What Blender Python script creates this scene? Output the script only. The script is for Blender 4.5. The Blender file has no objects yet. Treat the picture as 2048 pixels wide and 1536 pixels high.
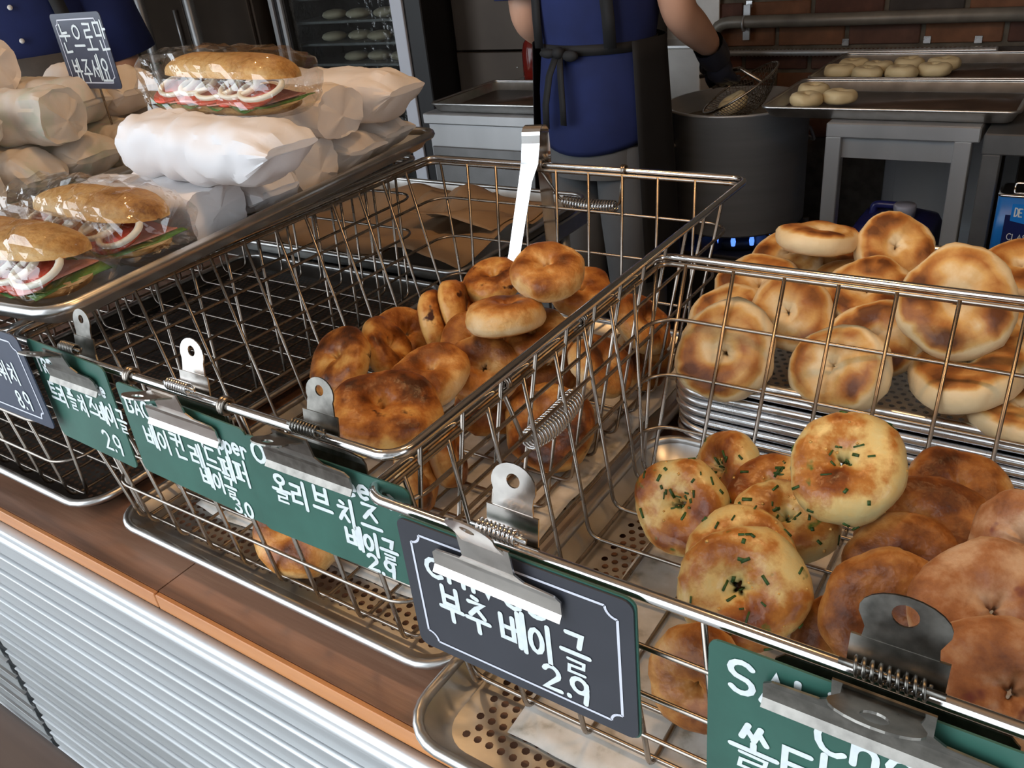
import bpy, math, random
import numpy as np
from mathutils import Vector, Matrix, noise
PI = math.pi
scene = bpy.context.scene
COL = scene.collection
rnd = random.Random(7)

# ------------------------------------------------------------------ camera, world, lights, exposure
cam_d = bpy.data.cameras.new('camera'); cam = bpy.data.objects.new('camera', cam_d); COL.objects.link(cam)
cam_d.sensor_fit = 'HORIZONTAL'; cam_d.sensor_width = 36.0
cam_d.lens = 1680.0 * 36.0 / 2048.0
cam_d.clip_start = 0.02
cam.matrix_world = Matrix(((0.82860929, -0.19489064, 0.5248088, 0.0),
                           (0.55058883, 0.4533046, -0.70097566, 0.0),
                           (-0.10128465, 0.86978881, 0.48291701, 1.35), (0, 0, 0, 1)))
scene.camera = cam
world = bpy.data.worlds.new('overcast_sky'); scene.world = world; world.use_nodes = True
wn = world.node_tree.nodes; wl = world.node_tree.links
bgn = wn['Background']
bgn.inputs[0].default_value = (0.86, 0.93, 1.0, 1); bgn.inputs[1].default_value = 3.4
vs = scene.view_settings
vs.view_transform = 'Standard'; vs.look = 'None'; vs.gamma = 1.0; vs.use_curve_mapping = False
vs.exposure = 0.12

# ------------------------------------------------------------------ object helpers
def link(o, parent=None):
    COL.objects.link(o)
    if parent is not None: o.parent = parent
    return o
def tag(o, label=None, cat=None, group=None, kind=None):
    if label: o['label'] = label
    if cat: o['category'] = cat
    if group: o['group'] = group
    if kind: o['kind'] = kind
    return o
def thing(name, label, cat, loc=(0, 0, 0), group=None, rot=None):
    o = bpy.data.objects.new(name, None); o.empty_display_size = 0.03
    o.location = loc
    if rot is not None: o.rotation_euler = rot
    return tag(link(o), label, cat, group)

class MB:
    """collects verts / faces, then becomes one mesh object"""
    def __init__(self): self.v = []; self.f = []; self.m = []; self.cur = 0; self.sm = []; self.smooth = True
    def add(self, vs_, fs_):
        b = len(self.v); self.v.extend([tuple(p) for p in vs_])
        for f_ in fs_:
            self.f.append(tuple(b + i for i in f_)); self.m.append(self.cur); self.sm.append(self.smooth)
        return b
    def box(self, x0, x1, y0, y1, z0, z1):
        s = self.smooth; self.smooth = False
        self.add([(x0, y0, z0), (x1, y0, z0), (x1, y1, z0), (x0, y1, z0), (x0, y0, z1), (x1, y0, z1), (x1, y1, z1), (x0, y1, z1)],
                 [(0, 3, 2, 1), (4, 5, 6, 7), (0, 1, 5, 4), (1, 2, 6, 5), (2, 3, 7, 6), (3, 0, 4, 7)]); self.smooth = s
        return self
    def bbox(self, x0, x1, y0, y1, z0, z1, b=0.003):
        """box with chamfered edges"""
        s = self.smooth; self.smooth = False
        vs_ = []; 
        for zz, i in ((z0, b), (z0 + b, 0), (z1 - b, 0), (z1, b)):
            vs_ += [(x0 + i + (b if i == 0 else 0), y0 + i, zz), (x1 - i - (b if i == 0 else 0), y0 + i, zz), (x1 - i, y0 + i + (b if i == 0 else 0), zz), (x1 - i, y1 - i - (b if i == 0 else 0), zz),
                    (x1 - i - (b if i == 0 else 0), y1 - i, zz), (x0 + i + (b if i == 0 else 0), y1 - i, zz), (x0 + i, y1 - i - (b if i == 0 else 0), zz), (x0 + i, y0 + i + (b if i == 0 else 0), zz)]
        fs_ = [tuple(range(7, -1, -1)), tuple(range(24, 32))]
        for k in range(3):
            for j in range(8): fs_.append((k * 8 + j, k * 8 + (j + 1) % 8, k * 8 + 8 + (j + 1) % 8, k * 8 + 8 + j))
        self.add(vs_, fs_); self.smooth = s
        return self
    def tube(self, pts, r, n=6, closed=False, cap=True):
        P = [Vector(p) for p in pts]; k = len(P)
        rs = r if isinstance(r, (list, tuple)) else [r] * k
        T = []
        for i in range(k):
            a = P[(i - 1) % k] if (closed or i > 0) else P[i]; b = P[(i + 1) % k] if (closed or i < k - 1) else P[i]
            t = (b - a); T.append(t.normalized() if t.length > 1e-9 else Vector((0, 0, 1)))
        u = T[0].orthogonal().normalized(); vs_ = []
        for i in range(k):
            u = (u - T[i] * u.dot(T[i]))
            u = u.normalized() if u.length > 1e-6 else T[i].orthogonal().normalized()
            w = T[i].cross(u)
            for j in range(n):
                a = 2 * PI * j / n
                vs_.append(P[i] + (u * math.cos(a) + w * math.sin(a)) * rs[i])
        fs_ = []
        for i in range(k if closed else k - 1):
            o2 = ((i + 1) % k) * n
            sh = 0
            if closed and i == k - 1:   # align the seam
                sh = min(range(n), key=lambda q: (vs_[i * n] - vs_[q]).length)
            for j in range(n):
                fs_.append((i * n + j, i * n + (j + 1) % n, o2 + (j + 1 + sh) % n, o2 + (j + sh) % n))
        if cap and not closed:
            fs_.append(tuple(range(n - 1, -1, -1))); fs_.append(tuple((k - 1) * n + j for j in range(n)))
        self.add(vs_, fs_); return self
    def loft(self, rings, closed=True, cap0=True, cap1=True):
        n = len(rings[0]); vs_ = [p for r_ in rings for p in r_]; fs_ = []
        for i in range(len(rings) - 1):
            for j in range(n if closed else n - 1):
                fs_.append((i * n + j, i * n + (j + 1) % n, (i + 1) * n + (j + 1) % n, (i + 1) * n + j))
        if closed and cap0: fs_.append(tuple(range(n - 1, -1, -1)))
        if closed and cap1: fs_.append(tuple((len(rings) - 1) * n + j for j in range(n)))
        self.add(vs_, fs_); return self
    def lathe(self, prof, c=(0, 0, 0), n=24, cap0=True, cap1=True):
        self.loft([[(c[0] + r_ * math.cos(2 * PI * j / n), c[1] + r_ * math.sin(2 * PI * j / n), c[2] + z_) for j in range(n)] for r_, z_ in prof], True, cap0, cap1); return self
    def grid(self, nu, nv, fn, cu=False, cv=False):
        vs_ = [fn(i / (nu if cu else nu - 1), j / (nv if cv else nv - 1)) for i in range(nu) for j in range(nv)]
        fs_ = []
        for i in range(nu if cu else nu - 1):
            for j in range(nv if cv else nv - 1):
                i2 = (i + 1) % nu; j2 = (j + 1) % nv
                fs_.append((i * nv + j, i2 * nv + j, i2 * nv + j2, i * nv + j2))
        self.add(vs_, fs_); return self
    def sphere(self, c, rx, ry=None, rz=None, nu=14, nv=9):
        ry = ry or rx; rz = rz or rx
        def fn(a, b):
            th = 2 * PI * a; ph = PI * (0.02 + 0.96 * b) - PI / 2
            return (c[0] + rx * math.cos(ph) * math.cos(th), c[1] + ry * math.cos(ph) * math.sin(th), c[2] + rz * math.sin(ph))
        b0 = len(self.v); self.grid(nu, nv, fn, cu=True)
        self.f.append(tuple(b0 + i * nv for i in range(nu - 1, -1, -1))); self.f.append(tuple(b0 + i * nv + nv - 1 for i in range(nu)))
        self.m += [self.cur] * 2; self.sm += [True] * 2
        return self
    def xf(self, M, start=0):
        for i in range(start, len(self.v)): self.v[i] = tuple(M @ Vector(self.v[i]))
        return self
    def mesh(self, name, mats):
        me = bpy.data.meshes.new(name); me.from_pydata(self.v, [], self.f)
        for m_ in (mats if isinstance(mats, (list, tuple)) else [mats]): me.materials.append(m_)
        me.polygons.foreach_set('material_index', self.m); me.polygons.foreach_set('use_smooth', self.sm); me.update()
        return me
    def build(self, name, mats, parent=None, loc=None):
        o = bpy.data.objects.new(name, self.mesh(name, mats))
        if loc is not None: o.location = loc
        return link(o, parent)
def rr(hx, hy, r, z=0.0, n=6, cx=0.0, cy=0.0):
    """rounded rectangle loop"""
    out = []
    for sx, sy, a0 in ((1, -1, -PI / 2), (1, 1, 0), (-1, 1, PI / 2), (-1, -1, PI)):
        for k in range(n + 1):
            a = a0 + PI / 2 * k / n
            out.append((cx + sx * (hx - r) + r * math.cos(a), cy + sy * (hy - r) + r * math.sin(a), z))
    return out
def struct(o, label=None):
    o['kind'] = 'structure'
    if label: o['label'] = label
    return o
def part(o, label=None):
    if label: o['label'] = label
    return o

# ------------------------------------------------------------------ materials
def nt(name):
    m = bpy.data.materials.new(name); m.use_nodes = True
    return m, m.node_tree.nodes, m.node_tree.links, m.node_tree.nodes['Principled BSDF']
def plain(name, col, rough=0.5, metal=0.0, var=0.0, scale=20.0, bump=0.0, bscale=80.0, trans=0.0, spec=None, stretch=None, rvar=0.0):
    m, N, L, b = nt(name)
    b.inputs['Base Color'].default_value = (*col, 1); b.inputs['Roughness'].default_value = rough; b.inputs['Metallic'].default_value = metal
    if spec is not None: b.inputs['Specular IOR Level'].default_value = spec
    if trans: b.inputs['Transmission Weight'].default_value = trans
    tc = N.new('ShaderNodeTexCoord'); mp = N.new('ShaderNodeMapping'); L.new(tc.outputs['Object'], mp.inputs[0])
    if stretch: mp.inputs['Scale'].default_value = stretch
    if var or rvar:
        nz = N.new('ShaderNodeTexNoise'); nz.inputs['Scale'].default_value = scale; nz.inputs['Detail'].default_value = 6; L.new(mp.outputs[0], nz.inputs['Vector'])
        if var:
            cr = N.new('ShaderNodeValToRGB')
            cr.color_ramp.elements[0].position = 0.3; cr.color_ramp.elements[1].position = 0.7
            cr.color_ramp.elements[0].color = (*[c * (1 - var) for c in col], 1); cr.color_ramp.elements[1].color = (*[min(1, c * (1 + var)) for c in col], 1)
            L.new(nz.outputs['Fac'], cr.inputs[0]); L.new(cr.outputs[0], b.inputs['Base Color'])
        if rvar:
            mr = N.new('ShaderNodeMapRange'); mr.inputs[3].default_value = max(0.02, rough - rvar); mr.inputs[4].default_value = rough + rvar
            L.new(nz.outputs['Fac'], mr.inputs[0]); L.new(mr.outputs[0], b.inputs['Roughness'])
    if bump:
        n2 = N.new('ShaderNodeTexNoise'); n2.inputs['Scale'].default_value = bscale; n2.inputs['Detail'].default_value = 4; L.new(mp.outputs[0], n2.inputs['Vector'])
        bp = N.new('ShaderNodeBump'); bp.inputs['Strength'].default_value = bump; bp.inputs['Distance'].default_value = 0.002
        L.new(n2.outputs['Fac'], bp.inputs['Height']); L.new(bp.outputs[0], b.inputs['Normal'])
    return m
def ramp_mat(name, stops, scale, rough=0.5, bump=0.15, bscale=60.0, stretch=None, detail=6.0, metal=0.0, distortion=0.0):
    m, N, L, b = nt(name)
    tc = N.new('ShaderNodeTexCoord'); mp = N.new('ShaderNodeMapping'); L.new(tc.outputs['Object'], mp.inputs[0])
    if stretch: mp.inputs['Scale'].default_value = stretch
    nz = N.new('ShaderNodeTexNoise'); nz.inputs['Scale'].default_value = scale; nz.inputs['Detail'].default_value = detail; nz.inputs['Distortion'].default_value = distortion
    L.new(mp.outputs[0], nz.inputs['Vector'])
    cr = N.new('ShaderNodeValToRGB'); e = cr.color_ramp.elements
    e[0].position, e[0].color = stops[0][0], (*stops[0][1], 1); e[1].position, e[1].color = stops[-1][0], (*stops[-1][1], 1)
    for p_, c_ in stops[1:-1]: x = e.new(p_); x.color = (*c_, 1)
    L.new(nz.outputs['Fac'], cr.inputs[0]); L.new(cr.outputs[0], b.inputs['Base Color'])
    b.inputs['Roughness'].default_value = rough; b.inputs['Metallic'].default_value = metal
    if bump:
        n2 = N.new('ShaderNodeTexNoise'); n2.inputs['Scale'].default_value = bscale; n2.inputs['Detail'].default_value = 5; L.new(mp.outputs[0], n2.inputs['Vector'])
        bp = N.new('ShaderNodeBump'); bp.inputs['Strength'].default_value = bump; bp.inputs['Distance'].default_value = 0.002
        L.new(n2.outputs['Fac'], bp.inputs['Height']); L.new(bp.outputs[0], b.inputs['Normal'])
    return m
def bread(name, stops, nscale=45.0, namp=0.5, rough=0.42, spots=None, bump=0.35, gloss=0.35):
    """baked crust: the mesh attribute 'bake' plus noise drives the browning"""
    m, N, L, b = nt(name)
    at_ = N.new('ShaderNodeAttribute'); at_.attribute_name = 'bake'
    tc = N.new('ShaderNodeTexCoord'); oi = N.new('ShaderNodeObjectInfo')
    ad = N.new('ShaderNodeVectorMath'); ad.operation = 'ADD'; L.new(tc.outputs['Object'], ad.inputs[0])
    cx = N.new('ShaderNodeCombineXYZ'); L.new(oi.outputs['Random'], cx.inputs[0]); L.new(oi.outputs['Random'], cx.inputs[1]); L.new(cx.outputs[0], ad.inputs[1])
    nz = N.new('ShaderNodeTexNoise'); nz.inputs['Scale'].default_value = nscale; nz.inputs['Detail'].default_value = 7; nz.inputs['Roughness'].default_value = 0.62; L.new(ad.outputs[0], nz.inputs['Vector'])
    ma = N.new('ShaderNodeMath'); ma.operation = 'MULTIPLY_ADD'; L.new(nz.outputs['Fac'], ma.inputs[0]); ma.inputs[1].default_value = namp * 2; 
    sb = N.new('ShaderNodeMath'); sb.operation = 'SUBTRACT'; L.new(at_.outputs['Fac'], sb.inputs[0]); sb.inputs[1].default_value = namp; L.new(sb.outputs[0], ma.inputs[2])
    cr = N.new('ShaderNodeValToRGB'); e = cr.color_ramp.elements
    e[0].position, e[0].color = stops[0][0], (*stops[0][1], 1); e[1].position, e[1].color = stops[-1][0], (*stops[-1][1], 1)
    for p_, c_ in stops[1:-1]: x = e.new(p_); x.color = (*c_, 1)
    L.new(ma.outputs[0], cr.inputs[0]); colo = cr.outputs[0]
    if spots:
        for sc_, thr, c_ in spots:
            n3 = N.new('ShaderNodeTexNoise'); n3.inputs['Scale'].default_value = sc_; n3.inputs['Detail'].default_value = 3; L.new(ad.outputs[0], n3.inputs['Vector'])
            r3 = N.new('ShaderNodeValToRGB'); r3.color_ramp.elements[0].position = thr; r3.color_ramp.elements[1].position = thr + 0.07
            L.new(n3.outputs['Fac'], r3.inputs[0])
            mx = N.new('ShaderNodeMixRGB'); L.new(r3.outputs[0], mx.inputs[0]); L.new(colo, mx.inputs[1]); mx.inputs[2].default_value = (*c_, 1); colo = mx.outputs[0]
    L.new(colo, b.inputs['Base Color']); b.inputs['Roughness'].default_value = rough; b.inputs['Specular IOR Level'].default_value = gloss
    b.inputs['Subsurface Weight'].default_value = 0.0
    n2 = N.new('ShaderNodeTexNoise'); n2.inputs['Scale'].default_value = 260; n2.inputs['Detail'].default_value = 4; L.new(ad.outputs[0], n2.inputs['Vector'])
    bp = N.new('ShaderNodeBump'); bp.inputs['Strength'].default_value = bump; bp.inputs['Distance'].default_value = 0.0012
    n4 = N.new('ShaderNodeTexNoise'); n4.inputs['Scale'].default_value = 55; n4.inputs['Detail'].default_value = 3; L.new(ad.outputs[0], n4.inputs['Vector'])
    b4 = N.new('ShaderNodeBump'); b4.inputs['Strength'].default_value = bump; b4.inputs['Distance'].default_value = 0.005; L.new(n4.outputs['Fac'], b4.inputs['Height']); L.new(b4.outputs[0], bp.inputs['Normal'])
    L.new(n2.outputs['Fac'], bp.inputs['Height']); L.new(bp.outputs[0], b.inputs['Normal'])
    return m
def film_mat(name, tint=(1, 1, 1), gl=0.10, rough=0.06):
    m = bpy.data.materials.new(name); m.use_nodes = True; N = m.node_tree.nodes; L = m.node_tree.links
    N.remove(N['Principled BSDF']); out = N['Material Output']
    t = N.new('ShaderNodeBsdfTransparent'); t.inputs[0].default_value = (*tint, 1)
    g = N.new('ShaderNodeBsdfGlossy'); g.inputs['Roughness'].default_value = rough
    lw = N.new('ShaderNodeLayerWeight'); lw.inputs[0].default_value = 0.25
    mr = N.new('ShaderNodeMapRange'); mr.inputs[3].default_value = gl; mr.inputs[4].default_value = 0.5; L.new(lw.outputs['Facing'], mr.inputs[0])
    mx = N.new('ShaderNodeMixShader'); L.new(mr.outputs[0], mx.inputs[0]); L.new(t.outputs[0], mx.inputs[1]); L.new(g.outputs[0], mx.inputs[2])
    L.new(mx.outputs[0], out.inputs[0])
    tc = N.new('ShaderNodeTexCoord'); nz = N.new('ShaderNodeTexNoise'); nz.inputs['Scale'].default_value = 40; nz.inputs['Detail'].default_value = 3; L.new(tc.outputs['Object'], nz.inputs['Vector'])
    bp = N.new('ShaderNodeBump'); bp.inputs['Strength'].default_value = 0.6; bp.inputs['Distance'].default_value = 0.004; L.new(nz.outputs['Fac'], bp.inputs['Height']); L.new(bp.outputs[0], g.inputs['Normal'])
    return m
def paper_mat(name, col, see=0.0, inner=None, scale=22.0, rough=0.55, transl=0.25):
    """paper, optionally thin enough that the filling tints it"""
    m, N, L, b = nt(name); out = N['Material Output']
    tc = N.new('ShaderNodeTexCoord'); oi = N.new('ShaderNodeObjectInfo'); ad = N.new('ShaderNodeVectorMath'); ad.operation = 'ADD'
    cx = N.new('ShaderNodeCombineXYZ'); L.new(oi.outputs['Random'], cx.inputs[0]); L.new(oi.outputs['Random'], cx.inputs[2]); L.new(tc.outputs['Object'], ad.inputs[0]); L.new(cx.outputs[0], ad.inputs[1])
    nz = N.new('ShaderNodeTexNoise'); nz.inputs['Scale'].default_value = scale; nz.inputs['Detail'].default_value = 3; L.new(ad.outputs[0], nz.inputs['Vector'])
    cr = N.new('ShaderNodeValToRGB'); e = cr.color_ramp.elements
    st = inner or [(0.3, col), (0.7, col)]
    e[0].position, e[0].color = st[0][0], (*st[0][1], 1); e[1].position, e[1].color = st[-1][0], (*st[-1][1], 1)
    for p_, c_ in st[1:-1]: x = e.new(p_); x.color = (*c_, 1)
    L.new(nz.outputs['Fac'], cr.inputs[0])
    mx = N.new('ShaderNodeMixRGB'); mx.inputs[0].default_value = see; mx.inputs[1].default_value = (*col, 1); L.new(cr.outputs[0], mx.inputs[2])
    L.new(mx.outputs[0], b.inputs['Base Color']); b.inputs['Roughness'].default_value = rough
    tl = N.new('ShaderNodeBsdfTranslucent'); L.new(mx.outputs[0], tl.inputs[0])
    ms = N.new('ShaderNodeMixShader'); ms.inputs[0].default_value = transl; L.new(b.outputs[0], ms.inputs[1]); L.new(tl.outputs[0], ms.inputs[2]); L.new(ms.outputs[0], out.inputs[0])
    n2 = N.new('ShaderNodeTexVoronoi'); n2.feature = 'DISTANCE_TO_EDGE'; n2.inputs['Scale'].default_value = 28; L.new(ad.outputs[0], n2.inputs['Vector'])
    bp = N.new('ShaderNodeBump'); bp.inputs['Strength'].default_value = 0.25; bp.inputs['Distance'].default_value = 0.004; L.new(n2.outputs['Distance'], bp.inputs['Height']); L.new(bp.outputs[0], b.inputs['Normal'])
    return m
def emit(name, col, s):
    m, N, L, b = nt(name); b.inputs['Base Color'].default_value = (*col, 1)
    b.inputs['Emission Color'].default_value = (*col, 1); b.inputs['Emission Strength'].default_value = s
    return m
steel = plain('wire_steel', (0.36, 0.32, 0.28), 0.28, 1.0, var=0.15, scale=40, rvar=0.08)
chrome = plain('polished_steel', (0.72, 0.71, 0.70), 0.14, 1.0, rvar=0.05, scale=60)
alu = plain('tray_aluminium', (0.60, 0.60, 0.59), 0.34, 1.0, var=0.12, scale=30, rvar=0.1, bump=0.05)
alu_stack = plain('stacked_aluminium', (0.74, 0.75, 0.76), 0.27, 1.0, var=0.08, scale=30, rvar=0.08)
dark_pan = plain('dark_coated_steel', (0.085, 0.075, 0.065), 0.38, 0.7, var=0.25, scale=25)
slat_m = plain('slat_aluminium', (0.70, 0.725, 0.74), 0.42, 0.75, var=0.05, scale=6, stretch=(0.2, 6, 6), rvar=0.05)
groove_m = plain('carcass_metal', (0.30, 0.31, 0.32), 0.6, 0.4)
wood = ramp_mat('brown_varnished_wood', [(0.25, (0.10, 0.048, 0.028)), (0.5, (0.24, 0.12, 0.072)), (0.75, (0.37, 0.21, 0.135))], 9, 0.36, 0.12, 50, stretch=(0.35, 4, 4), distortion=0.6)
wood_edge = ramp_mat('orange_wood_edge', [(0.3, (0.42, 0.16, 0.05)), (0.7, (0.62, 0.27, 0.09))], 8, 0.45, 0.1, 40, stretch=(0.3, 4, 4))
stool_m = ramp_mat('dark_brown_wood', [(0.3, (0.09, 0.055, 0.04)), (0.7, (0.15, 0.10, 0.075))], 7, 0.5, 0.1, 40, stretch=(0.3, 4, 4))
green = plain('green_card', (0.030, 0.105, 0.080), 0.42, 0, var=0.2, scale=18, bump=0.04)
navy = plain('navy_card', (0.028, 0.038, 0.070), 0.4, 0, var=0.12, scale=18)
grey_card = plain('charcoal_card', (0.032, 0.034, 0.044), 0.42, 0, var=0.12, scale=18)
card_edge = plain('kraft_card_back', (0.55, 0.42, 0.22), 0.7)
chalk = plain('white_marker', (0.66, 0.72, 0.73), 0.7, 0, var=0.06, scale=200)
border_m = plain('pale_border_print', (0.62, 0.64, 0.72), 0.6)
clip_s = plain('nickel_clip', (0.70, 0.66, 0.62), 0.2, 1.0, rvar=0.08, scale=90, var=0.08)
clip_d = plain('dark_worn_clip', (0.22, 0.21, 0.19), 0.33, 1.0, rvar=0.12, scale=120, var=0.3)
greaseproof = ramp_mat('greasy_paper', [(0.30, (0.30, 0.28, 0.23)), (0.42, (0.58, 0.56, 0.51)), (0.7, (0.74, 0.73, 0.70))], 46, 0.5, 0.3, 30)
parchment = plain('brown_parchment', (0.32, 0.22, 0.135), 0.6, 0, var=0.15, scale=15, bump=0.2, bscale=30)
b_cheese = bread('cheese_bagel_crust', [(0.0, (0.78, 0.50, 0.18)), (0.28, (0.68, 0.36, 0.10)), (0.48, (0.46, 0.17, 0.035)), (0.68, (0.21, 0.06, 0.012)), (0.9, (0.06, 0.018, 0.006))], 42, 0.62, 0.33, spots=[(60, 0.64, (0.06, 0.016, 0.006))])
b_golden = bread('golden_bagel_crust', [(0.0, (0.80, 0.60, 0.34)), (0.3, (0.74, 0.45, 0.17)), (0.5, (0.50, 0.205, 0.045)), (0.72, (0.25, 0.075, 0.014)), (0.95, (0.08, 0.024, 0.007))], 38, 0.45, 0.42, bump=0.6)
b_pale = bread('pale_bagel_crust', [(0.0, (0.74, 0.58, 0.35)), (0.35, (0.74, 0.56, 0.31)), (0.52, (0.62, 0.35, 0.11)), (0.72, (0.38, 0.14, 0.03)), (0.95, (0.13, 0.04, 0.01))], 26, 0.30, 0.45, bump=0.3)
b_chive = bread('chive_bagel_crust', [(0.0, (0.66, 0.60, 0.30)), (0.3, (0.72, 0.52, 0.20)), (0.5, (0.46, 0.18, 0.035)), (0.72, (0.23, 0.06, 0.011)), (0.95, (0.07, 0.018, 0.005))], 42, 0.52, 0.30, spots=[(62, 0.66, (0.07, 0.13, 0.02))], gloss=0.5)
b_brown = bread('brown_bagel_crust', [(0.0, (0.62, 0.40, 0.17)), (0.28, (0.47, 0.22, 0.062)), (0.5, (0.30, 0.105, 0.022)), (0.72, (0.14, 0.04, 0.009)), (0.95, (0.05, 0.016, 0.006))], 60, 0.50, 0.38, bump=0.5)
b_berry = bread('cranberry_bagel_crust', [(0.0, (0.62, 0.45, 0.31)), (0.35, (0.52, 0.31, 0.17)), (0.6, (0.34, 0.135, 0.05)), (0.9, (0.14, 0.045, 0.018))], 50, 0.58, 0.45, spots=[(34, 0.64, (0.11, 0.012, 0.022))], bump=0.5)
b_dough = bread('raw_bagel_dough', [(0.0, (0.62, 0.50, 0.27)), (1.0, (0.72, 0.60, 0.36))], 30, 0.2, 0.5, bump=0.1)
chive_m = plain('chive_green', (0.028, 0.085, 0.014), 0.45, var=0.4, scale=60)
crumb_m = plain('toasted_cheese_crumbs', (0.72, 0.42, 0.12), 0.6, var=0.3, scale=90)
wrap_w = paper_mat('white_wrap_paper', (0.82, 0.82, 0.84), transl=0.18)
wrap_c = paper_mat('cream_wrap_paper', (0.84, 0.80, 0.76), transl=0.22, see=0.35, inner=[(0.35, (0.86, 0.82, 0.77)), (0.6, (0.76, 0.63, 0.51))], scale=14)
wrap_t = paper_mat('thin_wrap_paper', (0.82, 0.80, 0.77), transl=0.22, see=0.5, inner=[(0.30, (0.82, 0.80, 0.76)), (0.45, (0.56, 0.42, 0.27)), (0.55, (0.54, 0.46, 0.36)), (0.64, (0.32, 0.38, 0.22)), (0.75, (0.55, 0.20, 0.14))], scale=18)
film = film_mat('clear_film')
bun_m = bread('seeded_bun_crust', [(0.0, (0.72, 0.53, 0.27)), (0.4, (0.58, 0.36, 0.13)), (0.7, (0.40, 0.20, 0.055)), (1.0, (0.16, 0.06, 0.02))], 150, 0.42, 0.55, bump=0.8)
bun_in = plain('bun_crumb', (0.80, 0.62, 0.36), 0.7, var=0.1, scale=60, bump=0.3)
tomato_m = plain('tomato_flesh', (0.56, 0.065, 0.03), 0.25, var=0.35, scale=60)
onion_m = plain('white_onion', (0.80, 0.80, 0.70), 0.3, var=0.08, scale=50)
ham_m = plain('pink_ham', (0.72, 0.32, 0.28), 0.4, var=0.15, scale=40)
lettuce_m = plain('lettuce_green', (0.09, 0.24, 0.05), 0.4, var=0.4, scale=40)

# ------------------------------------------------------------------ the setting
floor_m = plain('dark_floor_tiles', (0.07, 0.065, 0.06), 0.45, var=0.3, scale=4)
pave_m = plain('street_paving', (0.33, 0.33, 0.32), 0.8, var=0.15, scale=8)
wall_m = plain('dark_brown_wall', (0.055, 0.040, 0.030), 0.5, var=0.25, scale=5)
ceil_m = plain('wood_ceiling', (0.30, 0.235, 0.175), 0.7, var=0.2, scale=5, stretch=(0.3, 3, 1))
mortar_m = plain('dirty_mortar', (0.105, 0.088, 0.066), 0.9, var=0.3, scale=30, bump=0.4)
XL, XR, YB, ZC = -4.2, 2.2, 2.98, 2.6
struct(MB().box(XL, XR, 0.45, YB, -0.05, 0.0).build('floor', floor_m), 'dark kitchen floor behind the counter')
struct(MB().box(-7, 5, -5, 0.45, -0.06, -0.01).build('pavement', pave_m), 'grey street paving in front of the counter')
wb = struct(MB().box(XL, XR, YB, YB + 0.1, 0, ZC).build('wall_back', mortar_m), 'mortared brick back wall of the kitchen')
struct(MB().box(XL - 0.1, XL, 0.0, YB, 0, ZC).build('wall_left', wall_m), 'dark brown side wall')
struct(MB().box(XR, XR + 0.1, 0.0, YB, 0, ZC).build('wall_right', wall_m), 'dark brown side wall by the trays')
struct(MB().box(XL - 0.1, XR + 0.1, -1.0, YB + 0.1, ZC, ZC + 0.1).build('ceiling', ceil_m), 'dim kitchen ceiling with an added front overhang as awning')  # front overhang is an unseen awning, added to shade the baskets from above
fac = struct(MB().box(0.6, 11.0, -9.0, -5.0, -0.01, 7.5).build('light_blocking_building', plain('grey_render', (0.16, 0.15, 0.14), 0.8, var=0.15, scale=2)), 'grey building added across the street to block sky light')  # unseen block, added to keep sky light off the front right
for fx_ in range(5):
    for fz_ in range(2): MB().bbox(1.1 + fx_ * 2.0, 2.2 + fx_ * 2.0, -5.02, -4.99, 1.2 + fz_ * 3.0, 2.9 + fz_ * 3.0, 0.004).build('window', plain('dark_window_glass', (0.03, 0.035, 0.04), 0.1), fac)
# bricks of the back wall, each proud of the mortar
bcols = [(0.16, 0.055, 0.028), (0.10, 0.04, 0.026), (0.055, 0.045, 0.040), (0.20, 0.085, 0.04), (0.13, 0.06, 0.04)]
bmats = [ramp_mat('brick_%d' % i, [(0.3, tuple(c * 0.6 for c in col)), (0.7, col)], 25, 0.85, 0.5, 60) for i, col in enumerate(bcols)]
bmesh_ = []
for k, m_ in enumerate(bmats):
    b_ = MB(); b_.bbox(-0.105, 0.105, -0.008, 0.004, -0.031, 0.031, 0.003); bmesh_.append(b_.mesh('brick', m_))
rb = random.Random(3)
for r_ in range(9):
    for c_ in range(9):
        x = -1.30 + c_ * 0.224 + (0.112 if r_ % 2 else 0)
        o = bpy.data.objects.new('brick', rb.choice(bmesh_)); o.location = (x, YB, 0.62 + r_ * 0.0745); link(o, wb)

# counter with a board top, orange edging and an aluminium slatted front
CT = 0.85
ctr = thing('counter', 'long counter with a brown wooden top, orange edging and silver slatted front', 'counter', (0, 0.7, 0))
def P(mb, name, m, parent, off):   # world-space mesh under a parent whose origin is off
    for i, p in enumerate(mb.v): mb.v[i] = (p[0] - off[0], p[1] - off[1], p[2] - off[2])
    return mb.build(name, m, parent)
co = (0, 0.7, 0)
for ix, (xa, xb) in enumerate(((-1.95, -0.632), (-0.6305, 0.52), (0.5215, 1.6))):
    yb1 = (0.93, 0.93, 1.12)[ix]; pl = [(xa, 0.2735), (xb, 0.2735), (xb, 1.12), (-0.335, 1.12), (-0.335, 0.93), (xa, 0.93)] if ix == 1 else [(xa, 0.2735), (xb, 0.2735), (xb, yb1), (xa, yb1)]
    tb = MB(); tb.smooth = False; tb.loft([[(x, y, z) for x, y in pl] for z in (0.818, CT)])
    part(P(tb, 'top_board', wood, ctr, co), 'brown varnished board')
    part(P(MB().bbox(xa, xb, 0.2685, 0.2735, 0.832, CT - 0.0008, 0.0008), 'edge_strip', wood_edge, ctr, co), 'orange wooden edging')
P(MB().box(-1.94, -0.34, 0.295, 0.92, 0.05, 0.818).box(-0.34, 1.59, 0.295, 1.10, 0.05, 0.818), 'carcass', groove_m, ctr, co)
bead = MB()
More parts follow.
